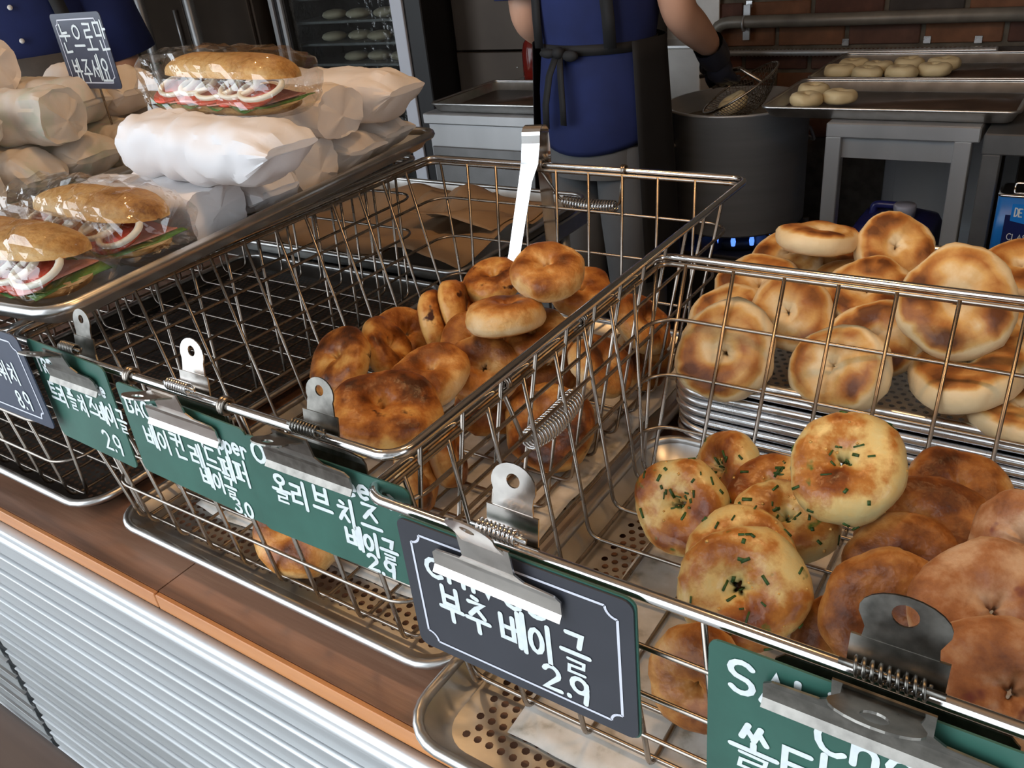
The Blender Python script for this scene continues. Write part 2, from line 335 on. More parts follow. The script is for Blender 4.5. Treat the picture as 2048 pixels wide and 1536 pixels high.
for (xa, xb) in ((-1.118, 1.6), (-1.94, -1.142)):
    prof = [(0.2685, 0.832), (0.259, 0.832), (0.2585, 0.8285)] + [(0.2575 - 0.0055 * math.sin(a), 0.8225 + 0.0058 * math.cos(a)) for a in [PI * k / 8 for k in range(9)]] + [(0.2585, 0.8155), (0.262, 0.812), (0.2685, 0.812)]
    bead.loft([[(x, y, z) for y, z in prof] for x in (xa, xb)])
part(P(bead, 'cap_rail', slat_m, ctr, co), 'rounded aluminium cap rail')
slp_o = [(0.2690, 0.0012)] + [(0.2655 - 0.0035 * math.sin(PI / 2 * k / 4), 0.0035 - 0.0025 * math.cos(PI / 2 * k / 4)) for k in range(5)] + [(0.2615, 0.014)] + [(0.2625 - 0.0022 * math.sin(a), 0.0250 + 0.0022 * (1 - math.cos(a))) for a in [PI * k / 8 for k in range(7)]] + [(0.2655, 0.0292)]
slp = slp_o + [(y + 0.0010, z) for y, z in slp_o[::-1]]      # open-backed folded sheet
def slat_mesh(xa, xb):
    s = MB(); s.loft([[(x, y - 0.7, z) for y, z in slp] for x in (xa, xb)]); return s.mesh('slat', slat_m)
sm1, sm2 = slat_mesh(-1.118, 1.6), slat_mesh(-1.94, -1.142)
for k in range(22):
    for me in (sm1, sm2):
        o = bpy.data.objects.new('slat', me); o.location = (0, 0, 0.7785 - k * 0.0335); link(o, ctr)
P(MB().bbox(-1.142, -1.118, 0.270, 0.296, 0.05, 0.81, 0.002), 'slat_post', alu, ctr, co)

# low stool in front of the counter
st = thing('stool', 'dark brown wooden stool in front of the slatted counter', 'stool', (-1.0, 0.0, 0))
MB().loft([rr(0.30, 0.185, 0.03, 0.585), rr(0.305, 0.19, 0.03, 0.59), rr(0.305, 0.19, 0.03, 0.612), rr(0.298, 0.184, 0.03, 0.62)]).build('seat', stool_m, st)
for sx in (-1, 1):
    for sy in (-1, 1):
        MB().tube([(sx * 0.25, sy * 0.13, 0.586), (sx * 0.28, sy * 0.15, 0.0)], [0.018, 0.014], 8).build('leg', stool_m, st)
    MB().tube([(sx * 0.267, -0.14, 0.25), (sx * 0.267, 0.14, 0.25)], 0.010, 8).build('stretcher', stool_m, st)

# ------------------------------------------------------------------ trays
def tray(name, label, cat, x0, x1, y0, y1, z0, h, m, rim_r=0.0042, perf=None, rot=0.0, r=0.035, flare=0.012, group=None, m_rim=None):
    cx, cy = (x0 + x1) / 2, (y0 + y1) / 2; hx, hy = (x1 - x0) / 2, (y1 - y0) / 2
    t = thing(name, label, cat, (cx, cy, z0), group, (0, 0, rot))
    b = MB(); bx_, by_ = hx - flare, hy - flare; T = 0.0062 if perf else 0.0012
    if perf:
        pit, rad = perf; mx, my = bx_ - 0.015, by_ - 0.012
        ny = int(2 * my / (pit * 0.87)); nx = int(2 * mx / pit)
        my = ny * pit * 0.87 / 2; b.smooth = False
        for j in range(ny):
            ya = -my + j * pit * 0.87; yb_ = ya + pit * 0.87; ym = (ya + yb_) / 2
            off = pit / 2 if j % 2 else 0.0
            for i in range(nx):
                xa = -nx * pit / 2 + i * pit + off - pit / 4; xb = xa + pit; xm = (xa + xb) / 2
                q = [(xm + rad * math.cos(a), ym + rad * math.sin(a), T) for a in [PI / 4 + 2 * PI * k / 8 for k in range(8)]]
                sq = [(xb, yb_, T), (xa, yb_, T), (xa, ya, T), (xb, ya, T)]
                b.add(sq + q, [(0, 1, 6, 5, 4), (1, 2, 8, 7, 6), (2, 3, 10, 9, 8), (3, 0, 4, 11, 10)])
            fa = nx * pit / 2 - pit / 4 if j % 2 == 0 else -nx * pit / 2 - pit / 4
            b.add([(fa, ya, T), (fa + pit / 2, ya, T), (fa + pit / 2, yb_, T), (fa, yb_, T)], [(0, 1, 2, 3)])
        b.smooth = True
        inner = rr(nx * pit / 2 + pit / 4, my, 0.0005, T)
        b.loft([rr(bx_ - 0.006, by_ - 0.006, r * 0.7, T), inner], cap0=False, cap1=False)
        b.loft([rr(hx, hy, r, h), rr(bx_, by_, r * 0.75, T + 0.002), rr(bx_ - 0.006, by_ - 0.006, r * 0.7, T)], cap0=False, cap1=False)
    else:
        b.loft([rr(hx, hy, r, h), rr(bx_, by_, r * 0.75, 0.004), rr(bx_ - 0.005, by_ - 0.005, r * 0.7, T)], cap0=False, cap1=True)
    b.build('pan', m, t)
    MB().tube(rr(hx, hy, r, h), rim_r, 8, closed=True).build('rim', m_rim or m, t)
    return t
tray('perforated_tray', 'silver perforated tray under the wire basket of cheese bagels', 'tray', -0.745, -0.325, 0.308, 0.895, CT, 0.018, alu, perf=(0.0098, 0.0030))
tray('perforated_tray', 'silver perforated tray under the wire basket of chive bagels', 'tray', -0.321, 0.30, 0.253, 0.664, CT, 0.024, alu, perf=(0.0098, 0.0030))
tray('perforated_tray', 'dark coated perforated tray under the sandwiches', 'tray', -1.235, -0.778, 0.300, 0.905, CT, 0.022, dark_pan, perf=(0.0090, 0.0027), m_rim=alu)

def sheet(name, label, cat, x0, x1, y0, y1, z, m, amp=0.004, n=26, seed=0, edge=0.0, rot=0.0, group=None, fold=0.0):
    b = MB(); cx, cy = (x0 + x1) / 2, (y0 + y1) / 2
    def fn(u, v):
        x = x0 - cx + u * (x1 - x0); y = y0 - cy + v * (y1 - y0)
        q = noise.noise(Vector((x * 14, y * 14, seed))) + 0.6 * abs(noise.noise(Vector((x * 33, y * 30, seed + 5))))
        e = max(abs(u - 0.5), abs(v - 0.5)) * 2
        return (x + 0.006 * noise.noise(Vector((y * 20, seed, 0))), y + 0.006 * noise.noise(Vector((x * 20, seed, 3))), max(0, amp * (q + 0.5)) + edge * max(0, e - 0.75) ** 2 * 16 + fold * max(0, noise.noise(Vector((x * 5, y * 5, seed + 9)))))
    b.grid(n, n, fn); o = b.build(name, m); o.location = (cx, cy, z); o.rotation_euler = (0, 0, rot)
    so = o.modifiers.new('thickness', 'SOLIDIFY'); so.thickness = 0.0004
    return tag(o, label, cat, group)
sheet('paper_liner', 'greasy crumpled paper under the cheese bagels in the middle basket', 'paper', -0.70, -0.352, 0.368, 0.86, CT + 0.0070, greaseproof, 0.002, 26, 1, 0.0)
sheet('paper_liner', 'oil spotted paper lining the tray of chive bagels', 'paper', -0.262, 0.27, 0.298, 0.63, CT + 0.0070, greaseproof, 0.0022, 28, 2, 0.0)

# ------------------------------------------------------------------ wire baskets
def arc_path(pts, r, n=4):
    out = [Vector(pts[0])]
    for i in range(1, len(pts) - 1):
        a, b, c = Vector(pts[i - 1]), Vector(pts[i]), Vector(pts[i + 1])
        d1 = (a - b).normalized(); d2 = (c - b).normalized(); p, q = b + d1 * r, b + d2 * r
        for k in range(n + 1):
            t = k / n; out.append(p * (1 - t) ** 2 + b * 2 * t * (1 - t) + q * t ** 2)
    out.append(Vector(pts[-1])); return out
def handle(parent, p0, p1, down, inward, sp_r=0.0085, wire_r=0.0019, drop=0.05, rimr=0.0036):
    """two eyes round the rim, two legs and a coil grip between them"""
    p0, p1, down, inward = Vector(p0), Vector(p1), Vector(down), Vector(inward)
    ax = (p1 - p0).normalized(); L_ = (p1 - p0).length
    q0 = p0 + ax * 0.016 + down * drop; q1 = p1 - ax * 0.016 + down * drop
    b = MB()
    for p in (p0, p1):
        n1 = Vector((0, 0, 1)); n2 = inward.normalized()
        b.tube([p + (n1 * math.cos(a) + n2 * math.sin(a)) * (rimr + wire_r) + ax * (0.002 * math.sin(a / 2)) for a in [2 * PI * k / 12 for k in range(12)]], wire_r, 6, closed=True)
        b.tube([p + (n1 * math.cos(a) + n2 * math.sin(a)) * (rimr + wire_r) + ax * 0.0035 for a in [2 * PI * k / 12 for k in range(12)]], wire_r, 6, closed=True)
    s = rimr + wire_r
    b.tube(arc_path([p0 - Vector((0, 0, s)), q0, q1, p1 - Vector((0, 0, s))], 0.010), wire_r, 6)
    h = b.build('handle', steel, parent)
    sp = MB(); turns = 19; pts = []
    u = ax.cross(down).normalized(); w = ax.cross(u).normalized()
    a0 = q0 + ax * 0.004; a1 = q1 - ax * 0.004
    for k in range(turns * 10 + 1):
        t = k / (turns * 10); ang = 2 * PI * k / 10
        rr_ = sp_r * (0.72 + 0.28 * math.sin(PI * t) ** 0.5)
        sag = down.normalized() * 0.004 * math.sin(PI * t)
        pts.append(a0.lerp(a1, t) + sag + (u * math.cos(ang) + w * math.sin(ang)) * rr_)
    sp.tube(pts, 0.00125, 5)
    sp.build('spring', chrome, h)
    return h
def basket(label, x0, x1, y0, y1, zt, zb, tx, ty, hoops, sp=0.047, rim=0.0036, xs=None, ys=None, cr=0.018, tyb=None):
    cx, cy = (x0 + x1) / 2, (y0 + y1) / 2; hx, hy = (x1 - x0) / 2, (y1 - y0) / 2
    t = thing('wire_basket', label, 'basket', (cx, cy, zb)); H = zt - zb; tyb = ty if tyb is None else tyb
    MB().tube(rr(hx, hy, cr, H, 8), rim, 8, closed=True).build('rim', chrome, t)
    MB().tube(rr(hx - 0.0048, hy - 0.0048, cr - 0.003, H - 0.0052, 8), 0.0026, 6, closed=True).build('rim_wire', steel, t)
    ii = 0.0058
    for z in hoops:
        k = (zt - z) / H
        MB().tube(rr(hx - ii - tx * k + 0.002, hy - ii - (ty + tyb) / 2 * k + 0.002, 0.03, z - zb, 7, 0.0, (ty - tyb) / 2 * k), 0.0018, 6, closed=True).build('hoop_wire', steel, t)
    xs = xs or [x0 + 0.030 + sp * i for i in range(int((x1 - x0 - 0.045) / sp) + 1)]
    ys = ys or [y0 + 0.030 + sp * i for i in range(int((y1 - y0 - 0.045) / sp) + 1)]
    for x in xs:
        q_ = hx - ii - tx - 0.006; xb = max(-q_, min(q_, x - cx))
        MB().tube(arc_path([(x - cx, -hy + ii, H - 0.004), (xb, -hy + ii + ty, 0.0), (xb, hy - ii - tyb, 0.0), (x - cx, hy - ii, H - 0.004)], 0.012, 4), 0.00185, 6).build('upright_wire', steel, t)
    for y in ys:
        yb_ = max(-hy + ii + ty + 0.006, min(hy - ii - tyb - 0.006, y - cy))
        MB().tube(arc_path([(-hx + ii, y - cy, H - 0.004), (-hx + ii + tx, yb_, 0.003), (hx - ii - tx, yb_, 0.003), (hx - ii, y - cy, H - 0.004)], 0.012, 4), 0.00185, 6).build('upright_wire', steel, t)
    return t, (cx, cy, zb)
ZB = CT + 0.0120
bA, oA = basket('tall wire basket of browned cheese bagels with green price cards', -0.775, -0.318, 0.298, 0.905, 1.07, ZB, 0.040, 0.022, (1.018, 0.965, 0.912), xs=[-0.752 + 0.0468 * i for i in range(10) if -0.752 + 0.0468 * i < -0.335])
def lc(p, o): return (p[0] - o[0], p[1] - o[1], p[2] - o[2])
handle(bA, lc((-0.592, 0.298, 1.07), oA), lc((-0.479, 0.298, 1.07), oA), (0, 0.25, -1), (0, 1, 0))
handle(bA, lc((-0.592, 0.905, 1.07), oA), lc((-0.474, 0.905, 1.07), oA), (0, 0.35, -1), (0, 1, 0), drop=0.052)
bB, oB = basket('wire basket of chive and cranberry bagels beside the cheese bagel basket', -0.334, 0.285, 0.282, 0.708, 1.05, ZB, 0.020, 0.030, (0.999, 0.951, 0.905), cr=0.015, tyb=0.088)
handle(bB, lc((-0.334, 0.433, 1.05), oB), lc((-0.334, 0.549, 1.05), oB), (0.06, 0.0, -1), (1, 0, 0), drop=0.062, sp_r=0.0105)
bC, oC = basket('empty wire basket under the sandwich tray', -1.24, -0.792, 0.292, 0.90, 1.07, CT + 0.0115, 0.014, 0.016, (1.018, 0.965, 0.912))
bD, oD = basket('wire basket holding up the tray of paper wrapped sandwiches', -1.71, -1.262, 0.292, 0.90, 1.07, CT + 0.003, 0.014, 0.016, (1.018, 0.965, 0.912))

# ------------------------------------------------------------------ price cards and lettering
JA = {'ㄱ': [[(0, 1), (1, 1), (.8, 0)]], 'ㄴ': [[(0, 1), (0.05, 0), (1, .08)]], 'ㄷ': [[(1, 1), (0, 1), (0, 0), (1, 0)]], 'ㄹ': [[(0, 1), (1, .97), (.95, .55), (.05, .5), (0, 0), (1, .02)]],
      'ㅁ': [[(0, 1), (0, 0), (1, 0), (1, 1), (0, 1)]], 'ㅂ': [[(0, 1), (0, 0), (1, 0), (1, 1)], [(0, .5), (1, .5)]], 'ㅅ': [[(.5, 1), (0, 0)], [(.45, .65), (1, 0)]],
      'ㅆ': [[(.25, 1), (0, 0)], [(.22, .6), (.5, .1)], [(.75, 1), (.5, 0)], [(.72, .6), (1, 0)]], 'ㅇ': [[(.5 + .5 * math.cos(a), .5 + .5 * math.sin(a)) for a in [PI / 2 + 2 * PI * k / 12 for k in range(13)]]],
      'ㅈ': [[(0, 1), (1, 1), (.5, .55), (0, 0)], [(.5, .55), (1, 0)]], 'ㅊ': [[(.35, 1.1), (.65, 1.02)], [(0, .75), (1, .78), (.5, .45), (0, 0)], [(.5, .45), (1, 0)]],
      'ㅋ': [[(0, 1), (1, 1), (.8, 0)], [(.0, .5), (.9, .52)]], 'ㅌ': [[(1, 1), (0, 1), (0, 0), (1, 0)], [(0, .5), (.9, .5)]], 'ㅍ': [[(0, 1), (1, 1)], [(.3, 1), (.3, 0)], [(.7, 1), (.7, 0)], [(0, 0), (1, 0)]]}
VV = {'ㅏ': [[(.35, 1), (.35, 0)], [(.35, .5), (1, .5)]], 'ㅓ': [[(.7, 1), (.7, 0)], [(0, .5), (.7, .5)]], 'ㅣ': [[(.5, 1), (.5, 0)]], 'ㅔ': [[(.45, 1), (.45, .05)], [(-.1, .5), (.45, .5)], [(1, 1.05), (1, 0)]], 'ㅐ': [[(.15, 1), (.15, .05)], [(.15, .5), (.8, .5)], [(.8, 1.05), (.8, 0)]]}
VH = {'ㅗ': [[(.5, 1), (.5, .1)], [(0, .05), (1, .05)]], 'ㅜ': [[(0, .9), (1, .9)], [(.5, .9), (.5, 0)]], 'ㅡ': [[(0, .5), (1, .5)]], 'ㅛ': [[(.33, 1), (.33, .1)], [(.67, 1), (.67, .1)], [(0, .05), (1, .05)]]}
def arc(cx, cy, rx, ry, a0, a1, n=8): return [(cx + rx * math.cos(math.radians(a0 + (a1 - a0) * k / n)), cy + ry * math.sin(math.radians(a0 + (a1 - a0) * k / n))) for k in range(n + 1)]
LA = {'T': [[(0, 1), (.7, 1)], [(.35, 1), (.35, 0)]], 'R': [[(0, 0), (0, 1)] + arc(.25, .76, .33, .24, 90, -90) + [(0, .52), (.6, 0)]], 'I': [[(.1, 0), (.1, 1)]], 'P': [[(0, 0), (0, 1)] + arc(.25, .74, .33, .26, 90, -90) + [(0, .48)]],
      'L': [[(0, 1), (0, 0), (.55, .02)]], 'E': [[(.6, 1), (0, 1), (0, 0), (.6, 0)], [(0, .5), (.5, .5)]], 'S': [arc(.32, .75, .3, .25, 30, 270) + arc(.32, .25, .3, .25, 90, -150)], 'A': [[(0, 0), (.33, 1), (.66, 0)], [(.12, .35), (.54, .35)]],
      'B': [[(0, 0), (0, 1)] + arc(.25, .76, .28, .24, 90, -90) + arc(.25, .26, .33, .26, 90, -90) + [(0, 0)]], 'C': [arc(.38, .5, .38, .5, 50, 310, 10)], 'O': [arc(.38, .5, .38, .5, 90, 450, 12)], 'N': [[(0, 0), (0, 1), (.6, 0), (.6, 1)]], 'V': [[(0, 1), (.33, 0), (.66, 1)]], 'Y': [[(0, 1), (.33, .5), (.66, 1)], [(.33, .5), (.33, 0)]],
      'D': [[(0, 0), (0, 1)] + arc(.2, .5, .4, .5, 90, -90) + [(0, 0)]], 'H': [[(0, 0), (0, 1)], [(.6, 0), (.6, 1)], [(0, .5), (.6, .5)]],
      'c': [arc(.28, .3, .28, .3, 50, 310)], 'h': [[(0, 1), (0, 0)], [(0, .35)] + arc(.24, .35, .24, .25, 180, 0) + [(.48, 0)]], 'e': [[(.04, .3), (.5, .32)], arc(.27, .3, .26, .3, 5, 310)], 's': [arc(.22, .45, .2, .15, 30, 270) + arc(.22, .15, .2, .15, 90, -150)],
      'i': [[(.1, .6), (.1, 0)]], 'v': [[(0, .6), (.22, 0), (.44, .6)]], 'r': [[(0, .6), (0, 0)], [(0, .35)] + arc(.2, .35, .2, .25, 180, 40)], 'p': [[(0, .6), (0, -.35)], arc(.25, .3, .25, .3, 90, 450)], 'd': [[(.5, 1), (.5, 0)], arc(.25, .3, .25, .3, 90, 450)], 'o': [arc(.27, .3, .27, .3, 90, 450)], 'l': [[(.05, 1), (.05, 0)]], 'a': [arc(.25, .3, .25, .3, 60, 420), [(.5, .6), (.5, 0)]], 't': [[(.2, 1), (.2, .0), (.4, .02)], [(0, .62), (.42, .62)]],
      '2': [arc(.28, .72, .28, .28, 160, -30) + [(0, 0), (.6, .02)]], '9': [arc(.27, .7, .27, .3, 20, 380, 12), [(.53, .85), (.52, .4), (.46, 0)]], '3': [arc(.25, .76, .27, .24, 150, -90) + arc(.25, .26, .3, .26, 90, -150)], '0': [arc(.3, .5, .3, .5, 90, 450, 12)], '8': [arc(.28, .75, .24, .24, 90, 450, 10), arc(.28, .26, .28, .26, 90, 450, 10)], '.': [[(.1, .02), (.1, .06)]]}
CHO = 'ㄱㄲㄴㄷㄸㄹㅁㅂㅃㅅㅆㅇㅈㅉㅊㅋㅌㅍㅎ'; JUNG = 'ㅏㅐㅑㅒㅓㅔㅕㅖㅗㅘㅙㅚㅛㅜㅝㅞㅟㅠㅡㅢㅣ'; JONG = ' ㄱㄲㄳㄴㄵㄶㄷㄹㄺㄻㄼㄽㄾㄿㅀㅁㅂㅄㅅㅆㅇㅈㅊㅋㅌㅍㅎ'
def fit(strokes, x0, x1, y0, y1): return [[(x0 + p[0] * (x1 - x0), y0 + p[1] * (y1 - y0)) for p in s] for s in strokes]
def glyph(ch):
    """strokes and advance of one hand-written character, unit height"""
    if ch == ' ': return [], 0.35
    if ch in LA:
        s = LA[ch]; return s, max(p[0] for q in s for p in q) + 0.22
    k = ord(ch) - 0xAC00; c, v, f_ = CHO[k // 588], JUNG[k % 588 // 28], JONG[k % 28]
    out = []
    if v in VV:
        if f_ == ' ': out += fit(JA[c], 0, .48, .2, .85) + fit(VV[v], .55, .92, 0, 1.05)
        else: out += fit(JA[c], 0, .48, .52, .98) + fit(VV[v], .55, .92, .42, 1.05) + fit(JA[f_], .2, .85, 0, .32)
    elif v in VH:
        if f_ == ' ': out += fit(JA[c], .18, .78, .5, 1) + fit(VH[v], 0, .96, .02, .42)
        else: out += fit(JA[c], .22, .74, .70, 1.02) + fit(VH[v], 0, .96, .42, .62) + fit(JA[f_], .2, .76, -.02, .32)
    else:
        a, b = {'ㅘ': ('ㅗ', 'ㅏ'), 'ㅟ': ('ㅜ', 'ㅣ')}[v]
        out += fit(JA[c], .06, .52, .5, .98) + fit(VH[a], 0, .58, .05, .42) + fit(VV[b], .62, .95, -.05, 1.05)
    return out, 1.14
def ribbon_poly(mb, pts, w, y):
    """one pen stroke as a mitred ribbon with round ends, flat in the card plane"""
    q = [pts[0]]
    for p in pts[1:]:
        if math.hypot(p[0] - q[-1][0], p[1] - q[-1][1]) > 1e-5: q.append(p)
    if len(q) == 1: q.append((q[0][0], q[0][1] - w * 0.1))
    n = len(q); closed = n > 3 and math.hypot(q[0][0] - q[-1][0], q[0][1] - q[-1][1]) < w * 0.3
    L_, R_ = [], []
    for i in range(n):
        a = q[i - 1] if i > 0 else (q[n - 2] if closed else None); c = q[i + 1] if i < n - 1 else (q[1] if closed else None); b = q[i]
        def un(u, v): d = math.hypot(v[0] - u[0], v[1] - u[1]) or 1e-9; return ((v[0] - u[0]) / d, (v[1] - u[1]) / d)
        d1 = un(a, b) if a else un(b, c); d2 = un(b, c) if c else d1
        n1, n2 = (-d1[1], d1[0]), (-d2[1], d2[0]); m_ = (n1[0] + n2[0], n1[1] + n2[1]); l_ = math.hypot(*m_)
        if l_ < 0.5: m_, k = n1, w / 2
        else: m_ = (m_[0] / l_, m_[1] / l_); k = min(w / 2 / max(0.3, m_[0] * n1[0] + m_[1] * n1[1]), w * 0.85)
        L_.append((b[0] + m_[0] * k, b[1] + m_[1] * k)); R_.append((b[0] - m_[0] * k, b[1] - m_[1] * k))
    V = [(p[0], y, p[1]) for p in L_] + [(p[0], y, p[1]) for p in R_]; F = [(i, n + i, n + i + 1, i + 1) for i in range(n - 1)]
    if not closed:
        for i, j in ((0, 1), (n - 1, n - 2)):
            d = math.atan2(q[i][1] - q[j][1], q[i][0] - q[j][0]); b0 = len(V)
            V += [(q[i][0] + w / 2 * math.cos(d + t), y, q[i][1] + w / 2 * math.sin(d + t)) for t in (-1.05, -0.52, 0, 0.52, 1.05)]
            F.append((i, n + i, b0, b0 + 1, b0 + 2, b0 + 3, b0 + 4) if i == 0 and False else ((n + i if i else i), b0, b0 + 1, b0 + 2, b0 + 3, b0 + 4, (i if i else n + i)))
    mb.add(V, F)
def ink(mb, text, x, y, size, w, slope=0.0, squeeze=1.0, seed=1, y0=-0.0010):
    """flat marker strokes in the card plane (local x right, z up)"""
    rg = random.Random(seed); cx = x; k = 0
    for ch in text:
        st_, adv = glyph(ch)
        jx, jy, js = rg.uniform(-.03, .03) * size, rg.uniform(-.05, .05) * size, rg.uniform(.94, 1.06)
        for s in st_:
            ww = w * (0.66 if len(s) == 6 and s[-1][1] < 0.1 and s[0][1] < 0.5 else 1.0)
            ribbon_poly(mb, [(cx + jx + p[0] * size * squeeze * js, y + jy + (p[1] * js + slope * p[0]) * size) for p in s], ww, y0 - 0.00004 * (k % 5)); k += 1
        cx += adv * size * squeeze
    mb.sm = [False] * len(mb.sm)
    return cx
def card(label, x0, x1, z0, z1, y, m, lines, border=False, backing=None, rx=0.0, rz=0.0, ry=0.0, name='price_card', ink_w=0.0027):
    cx, cz = (x0 + x1) / 2, (z0 + z1) / 2; W, H = x1 - x0, z1 - z0
    t = thing(name, label, 'price card', (cx, y, cz), 'price cards clipped to the baskets', (rx, ry, rz))
    def slab(hw, hh, ya, yb, r=0.006):
        b = MB(); lo = rr(hw, hh, r, 0, 4)
        b.loft([[(p[0], ya, p[1]) for p in lo], [(p[0], yb, p[1]) for p in lo]]); b.smooth = False
        b.sm = [False] * len(b.sm); return b
    slab(W / 2, H / 2, -0.0006, 0.0006).build('board', m, t)
    if backing: part(slab(W / 2 + 0.001, H / 2 + 0.001, 0.0008, 0.0022).build('backing_card', backing, t))
    if border:
        b = MB(); hw, hh, n_ = W / 2 - 0.009, H / 2 - 0.008, 0.007; bw = 0.0016
        lp = []
        for sx, sy, a0 in ((1, -1, 90), (1, 1, 180), (-1, 1, 270), (-1, -1, 0)):
            seg = [(sx * hw + n_ * math.cos(math.radians(a)), sy * hh + n_ * math.sin(math.radians(a))) for a in [a0 + 90 * k / 5 for k in range(6)]]
            lp += seg if (sx, sy) in ((1, -1), (-1, 1)) and False else seg[::-1]
        for i in range(len(lp)):
            (xa, za), (xb, zb) = lp[i], lp[(i + 1) % len(lp)]; d = math.hypot(xb - xa, zb - za) or 1e-6
            nx, nz = -(zb - za) / d * bw / 2, (xb - xa) / d * bw / 2
            b.add([(xa + nx, -0.0009, za + nz), (xa - nx, -0.0009, za - nz), (xb - nx, -0.0009, zb - nz), (xb + nx, -0.0009, zb + nz)], [(0, 1, 2, 3)])
        b.sm = [False] * len(b.sm); b.build('border', border_m, t)
    for i, (tx, fx, fz, size, sq) in enumerate(lines):
        b = MB(); ink(b, tx, -W / 2 + fx * W, -H / 2 + fz * H, size, ink_w, squeeze=sq, seed=i + 3)
        b.build('lettering', chalk, t)
    return t
YA, YBc, YC = 0.2885, 0.2720, 0.2845
card('green price card of the triple cheese bagels, 2.9', -0.722, -0.611, 0.983, 1.081, YA, green,
     [('TRIPLE cheese', .04, .70, .0140, .78), ('트리플 치즈베이글', .09, .40, .0200, .58), ('2.9', .66, .10, .0175, .8)], ry=0.05)
card('green price card of the bacon red pepper bagels, 3.0', -0.600, -0.450, 0.981, 1.066, YA, green,
     [('BACON Redpepper', .05, .70, .0150, .84), ('베이컨 레드페퍼', .14, .38, .0205, .72), ('베이글', .55, .17, .0165, .72), ('3.0', .76, .01, .0130, .9)], ry=0.04)
card('green price card of the olive cheese bagels, 2.9', -0.449, -0.3085, 0.9760, 1.0590, 0.2892, green,
     [('OLIVE cheese', .05, .76, .0160, .92), ('올리브 치즈', .14, .42, .0225, .70), ('베이글', .58, .185, .0175, .74), ('2.9', .69, .02, .0130, 1.0)], ink_w=0.0030, rz=0.06, ry=0.06)
card('charcoal price card of the chive bagels with a pale border, 2.9', -0.299, -0.1455, 0.9515, 1.0525, YBc, grey_card,
     [('chives', .12, .64, .0225, 1.02), ('부추 베이글', .16, .33, .0275, .62), ('2.9', .62, .115, .0175, .95)], border=True, backing=green, ink_w=0.0033)
card('green price card of the salty chocolate bagels', -0.1065, 0.075, 0.950, 1.049, YBc, green,
     [('SALTY', .06, .72, .0200, .92), ('Chocolate', .29, .56, .0215, .90), ('쏠티 초코', .068, .20, .0290, .78), ('베이글', .66, .22, .0240, .68), ('2.9', .74, .03, .0165, .95)], ink_w=0.0033)
card('navy price card of the sandwiches with a pale border, 8.9', -0.870, -0.7135, 0.998, 1.090, 0.2795, navy,
     [('샌드위치', .42, .42, .0200, .74), ('8.9', .70, .15, .0170, .75)], border=True)

# ------------------------------------------------------------------ bulldog clips
def clip(label, x, z, y, w, m, h=0.045, tab=0.013, open_f=0.9, open_b=0.25, ry=0.0, thick=0.006, tl=None):
    """jaws across the card and rim at height z, thumb tabs above"""
    t = thing('bulldog_clip', label, 'clip', (x, y, z), 'bulldog clips on the basket rims', (0, ry, 0))
    def jaw(s, ty):
        b = MB(); hw = w / 2; nk = w * 0.20
        prof = [(0.0, hw, 0.0035), (0.004, hw, 0.0008), (0.013, hw, 0.0012), (0.0165, hw * 0.92, 0.0020), (0.0185, nk * 1.25, 0.0028), (0.024, nk, 0.0050), (h * 0.80, nk, 0.0075)]
        rings = []
        for zz, xx, yy in prof:
            rings.append([(-xx, s * (ty + yy), zz), (xx, s * (ty + yy), zz), (xx, s * (ty + yy + 0.0012), zz), (-xx, s * (ty + yy + 0.0012), zz)])
        b.loft(rings); b.sm = [False] * len(b.sm); return b
    def tabm(s, ty, op):
        b = MB(); L_ = tl or tab * 2.1; out = []
        for dy in (0, 0.0010):
            for k in range(14):     # outline: neck then a round head
                pass
        outl = [(-w * 0.16, 0.0), (-w * 0.15, L_ * 0.3)] + [(tab * math.cos(a), max(L_ * 0.62, L_ - tab) + min(tab, L_ * 0.42) * math.sin(a)) for a in [math.radians(205 - 230 * k / 14) for k in range(15)]] + [(w * 0.15, L_ * 0.3), (w * 0.16, 0.0)]
        hole = [(tab * 0.30 * math.cos(a), L_ * 0.70 + tab * 0.30 * math.sin(a)) for a in [2 * PI * k / 19 + PI * 1.5 for k in range(19)]][::-1]
        n_ = len(outl)
        ca, sa = math.cos(op), math.sin(op)
        def tr(p, d): return (p[0], s * (ty + 0.0075 + p[1] * sa + d * ca), h * 0.74 + p[1] * ca - d * sa)
        # ring between outline and hole
        V = [tr(p, 0) for p in outl] + [tr(hole[(k) % 19], 0) for k in range(n_)] + [tr(p, 0.0011) for p in outl] + [tr(hole[k % 19], 0.0011) for k in range(n_)]
        F = []
        for k in range(n_):
            k2 = (k + 1) % n_
            F += [(k, k2, n_ + k2, n_ + k), (2 * n_ + k2, 2 * n_ + k, 3 * n_ + k, 3 * n_ + k2), (k2, k, 2 * n_ + k, 2 * n_ + k2), (n_ + k, n_ + k2, 3 * n_ + k2, 3 * n_ + k)]
        b.add(V, F); b.sm = [False] * len(b.sm); return b
    ty = thick / 2
    jaw(-1, ty).build('front_jaw', m, t); jaw(1, ty).build('back_jaw', m, t)
    tabm(-1, ty, open_f).build('front_tab', m, t); tabm(1, ty, open_b).build('back_tab', m, t)
    b = MB(); n_ = 9
    b.tube([(-w * 0.15 + w * 0.30 * k / (n_ * 8), 0.004 * math.cos(2 * PI * k / 8), h * 0.72 + 0.004 * math.sin(2 * PI * k / 8)) for k in range(n_ * 8 + 1)], 0.0009, 5)
    b.tube([(-w * 0.21, 0, h * 0.72), (w * 0.21, 0, h * 0.72)], 0.0016, 6)
    b.build('spring', chrome if m is clip_s else m, t)
    return t
